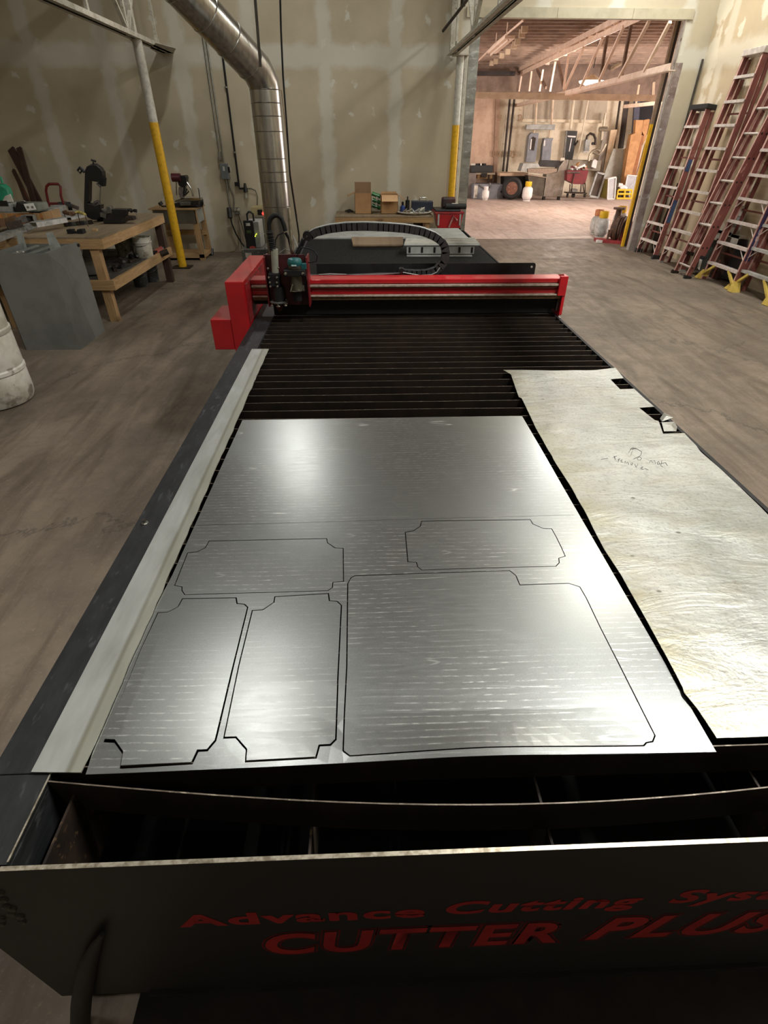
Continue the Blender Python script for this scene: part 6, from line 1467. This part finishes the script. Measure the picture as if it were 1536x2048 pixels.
# yellow engine frame
t = thing('yellow_frame_engine', 'small engine in a yellow tube frame on the hall floor', 'engine', cy(1245, 397, 22.6))
def e(u, v, y=22.6): return ay(u, v, y)
for P, Q in (((1233,397),(1262,397)),((1233,397),(1236,380)),((1262,397),(1264,380)),((1236,380),(1264,380)),((1235,388),(1263,388)),((1248,397),(1250,380))):
    MB().tube([e(*P), e(*Q)], .035, 8).build('frame_tube', M_yel, t, True)
MB().box(e(1238,394).x, e(1258,394).x, 22.65, 22.95, .05, e(1240,383).z).build('motor_block', M_dark, t, bevel=.02)
MB().tube([e(1240,378,22.8), e(1246,374,22.8), e(1252,378,22.8)], .08, 8).tube([e(1236,370,22.8), e(1244,371,22.8)], .07, 8).build('plastic_bag', M_wht, t, True)
t = thing('white_mesh_frame', 'white rectangular frame of wrapped plastic leaning behind the yellow engine', 'frame', e(1262, 398, 22.9))
q = [e(u, v, 22.9) for u, v in ((1261,399),(1268,399),(1275,352),(1255,350),(1250,376))]
MB().prism(q, (0,.05,0)).build('sheet', mat('cloudy_grey_wrap', (170,172,176), (150,152,158), 9, .4), t)
for i in range(4): MB().bar(q[i], q[i+1], .03, .04, up=(0,1,0)).build('edge', M_wht, t)
# leaning sheets and lumber on the right
def lean_item(name, pts, d, m_, lb, cat, y=23.4): return tag(MB().prism([ay(u, v, y) for u, v in pts], (0, d, 0)).build(name, m_), lb, cat)
lean_item('grey_sheet', ((1209,390),(1240,392),(1250,298),(1227,297),(1210,345)), .04, mat('pale_galvanised_sheet', (158,158,146), (140,140,130), 4, .5, .3), 'large pale galvanised sheet leaning on the far wall', 'sheet', 23.5)
lean_item('pale_board', ((1205,360),(1212,362),(1235,259),(1222,260)), .05, mat('pale_lumber', (218,196,164), (196,172,138), 4, .7), 'pale board leaning left of the galvanised sheet', 'board', 23.7)
lean_item('grey_plank', ((1190,360),(1202,362),(1218,262),(1208,262)), .05, mat('dusty_grey_plank', (160,152,140), (138,130,120), 3, .6), 'dusty grey plank leaning left of the pale board', 'plank', 23.8)
lean_item('brown_board', ((1240,392),(1248,392),(1256,297),(1250,297)), .06, M_card, 'narrow tan board leaning right of the galvanised sheet', 'board', 23.4)
lean_item('dark_sheet', ((1236,297),(1247,297),(1259,198),(1250,198)), .05, M_dark, 'dark sheet standing behind the galvanised sheet', 'sheet', 23.9)
M_orc2 = mat('orange_cardboard', (186,140,92), (164,118,74), 4, .75)
t = thing('tall_cardboard_carton', 'tall slanting orange cardboard carton leaning at the right of the hall', 'carton', ay(1255, 395, 23.1))
MB().prism([ay(u, v, 23.1) for u, v in ((1240,402),(1250,403),(1284,270),(1271,266),(1262,270))], (0,.25,0)).build('lower_box', M_orc2, t)
MB().prism([ay(u, v, 23.15) for u, v in ((1270,268),(1283,270),(1287,240),(1272,240))], (0,.2,0)).build('upper_box', M_orc2, t)
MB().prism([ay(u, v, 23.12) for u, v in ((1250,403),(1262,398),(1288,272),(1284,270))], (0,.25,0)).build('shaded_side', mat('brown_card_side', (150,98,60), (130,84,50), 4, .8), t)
lean_item('curled_cardboard', ((1285,290),(1291,280),(1300,240),(1298,238),(1288,240),(1284,262),(1288,270)), .1, M_orc2, 'curled piece of orange cardboard right of the tall carton', 'cardboard', 23.2)
lean_item('pink_board', ((1262,392),(1275,392),(1300,262),(1290,290)), .06, mat('pinkish_board', (204,166,142), (182,144,122), 4, .7), 'pinkish board leaning right of the tall cardboard carton', 'board', 23.5)
o = MB().prism([fp(u, v, .12) for u, v in ((1268,300),(1300,262),(1309,198),(1273,196))], HD*.12).build('dark_doorway', mat('unlit_opening', (38,36,38), (30,28,30), 4, .9)); tag(o, 'dark unlit doorway at the upper right of the far wall', 'doorway')
o = MB().prism([fp(u, v, .2) for u, v in ((1262,305),(1273,305),(1281,198),(1270,198))], HD*.1).build('blue_grey_jamb', mat('navy_grey_jamb', (70,70,86), (58,58,72), 4, .6)); tag(o, 'narrow navy grey jamb beside the dark doorway', 'jamb')
# rusty pump on a red skid by the doorway
P0p = az(1240, 488)
def pq(u, v, y=12.25): return ay(u, v, y)
M_rust = mat('dark_rust', (92,64,46), (66,46,36), 9, .75, c3=(120,84,60), s3=16)
t = thing('rusty_pump', 'rusty pump with an upright flanged pipe on a red skid beside the doorway', 'pump', (pq(1240,488).x, 12.25, 0))
px = pq(1234, 480).x
a = pq(1216, 483).x; b = pq(1262, 490).x
MB().hexa([(a,12.75,.0),(b+.25,12.2,0),(b+.25,12.5,0),(a,13.05,0),(a,12.75,.06),(b+.25,12.2,.06),(b+.25,12.5,.06),(a,13.05,.06)]).build('skid_plate', mat('dusty_red_skid', (150,48,48), (124,40,42), 8, .6), t)
vx = ay(1234, 440, 12.8).x; z0, z1 = ay(1234,464,12.8).z, ay(1234,415,12.8).z
MB().tube([(vx,12.8,z0-.1),(vx,12.8,z0+.1),(vx-.0,12.8,(z0+z1)/2),(vx,12.8,z1-.02)], [.09,.1,.065,.06], 16).build('riser_pipe', M_rust, t, True)
MB().tube([(vx,12.8,z1-.035),(vx,12.8,z1)], .125, 20).build('top_flange', M_rust, t, True)
MB().tube([(vx,12.8,z0+.22),(vx+.2,12.78,z0+.26)], .04, 10).tube([(vx+.2,12.78,z0+.24),(vx+.22,12.78,z0+.29)], .07, 10).build('side_valve', M_rust, t, True)
vz = z0+.04
pd = Vector((.80, -.6, 0)); pc0 = Vector((vx-.02, 12.84, vz+.02))
for k, (off, r_, th_) in enumerate(((0, .2, .05), (.06, .27, .07), (.14, .24, .04), (.20, .26, .03), (.25, .2, .06))):
    MB().tube([pc0+pd*off, pc0+pd*(off+.012), pc0+pd*(off+th_)], [r_*.93, r_, r_*.95], 26).build('casing_ring', M_rust, t, True)
MB().tube([pc0+pd*.3, pc0+pd*.36, pc0+pd*.78, pc0+pd*.8], [.13,.165,.165,.13], 20).build('motor', mat('dull_pink_red_motor', (156,84,78), (130,62,60), 8, .6), t, True)
MB().tube([(vx-.14,12.75,.06),(vx-.14,12.75,z0+.05)], .025, 8).build('drain_pipe', M_rust, t, True)
MB().hexa([(vx+.02,12.6,.06),(vx+.3,12.45,.06),(vx+.3,12.55,.06),(vx+.02,12.7,.06),(vx+.08,12.6,.3),(vx+.26,12.5,.3),(vx+.26,12.6,.3),(vx+.08,12.7,.3)]).build('pedestal', mat('red_pedestal', (150,40,44), (120,34,38), 8, .5), t)
tag(MB().box(a-.05, a+.25, 12.7, 12.78, 0, .05).build('white_stick', M_wht), 'short white stick lying at the foot of the rusty pump', 'stick')
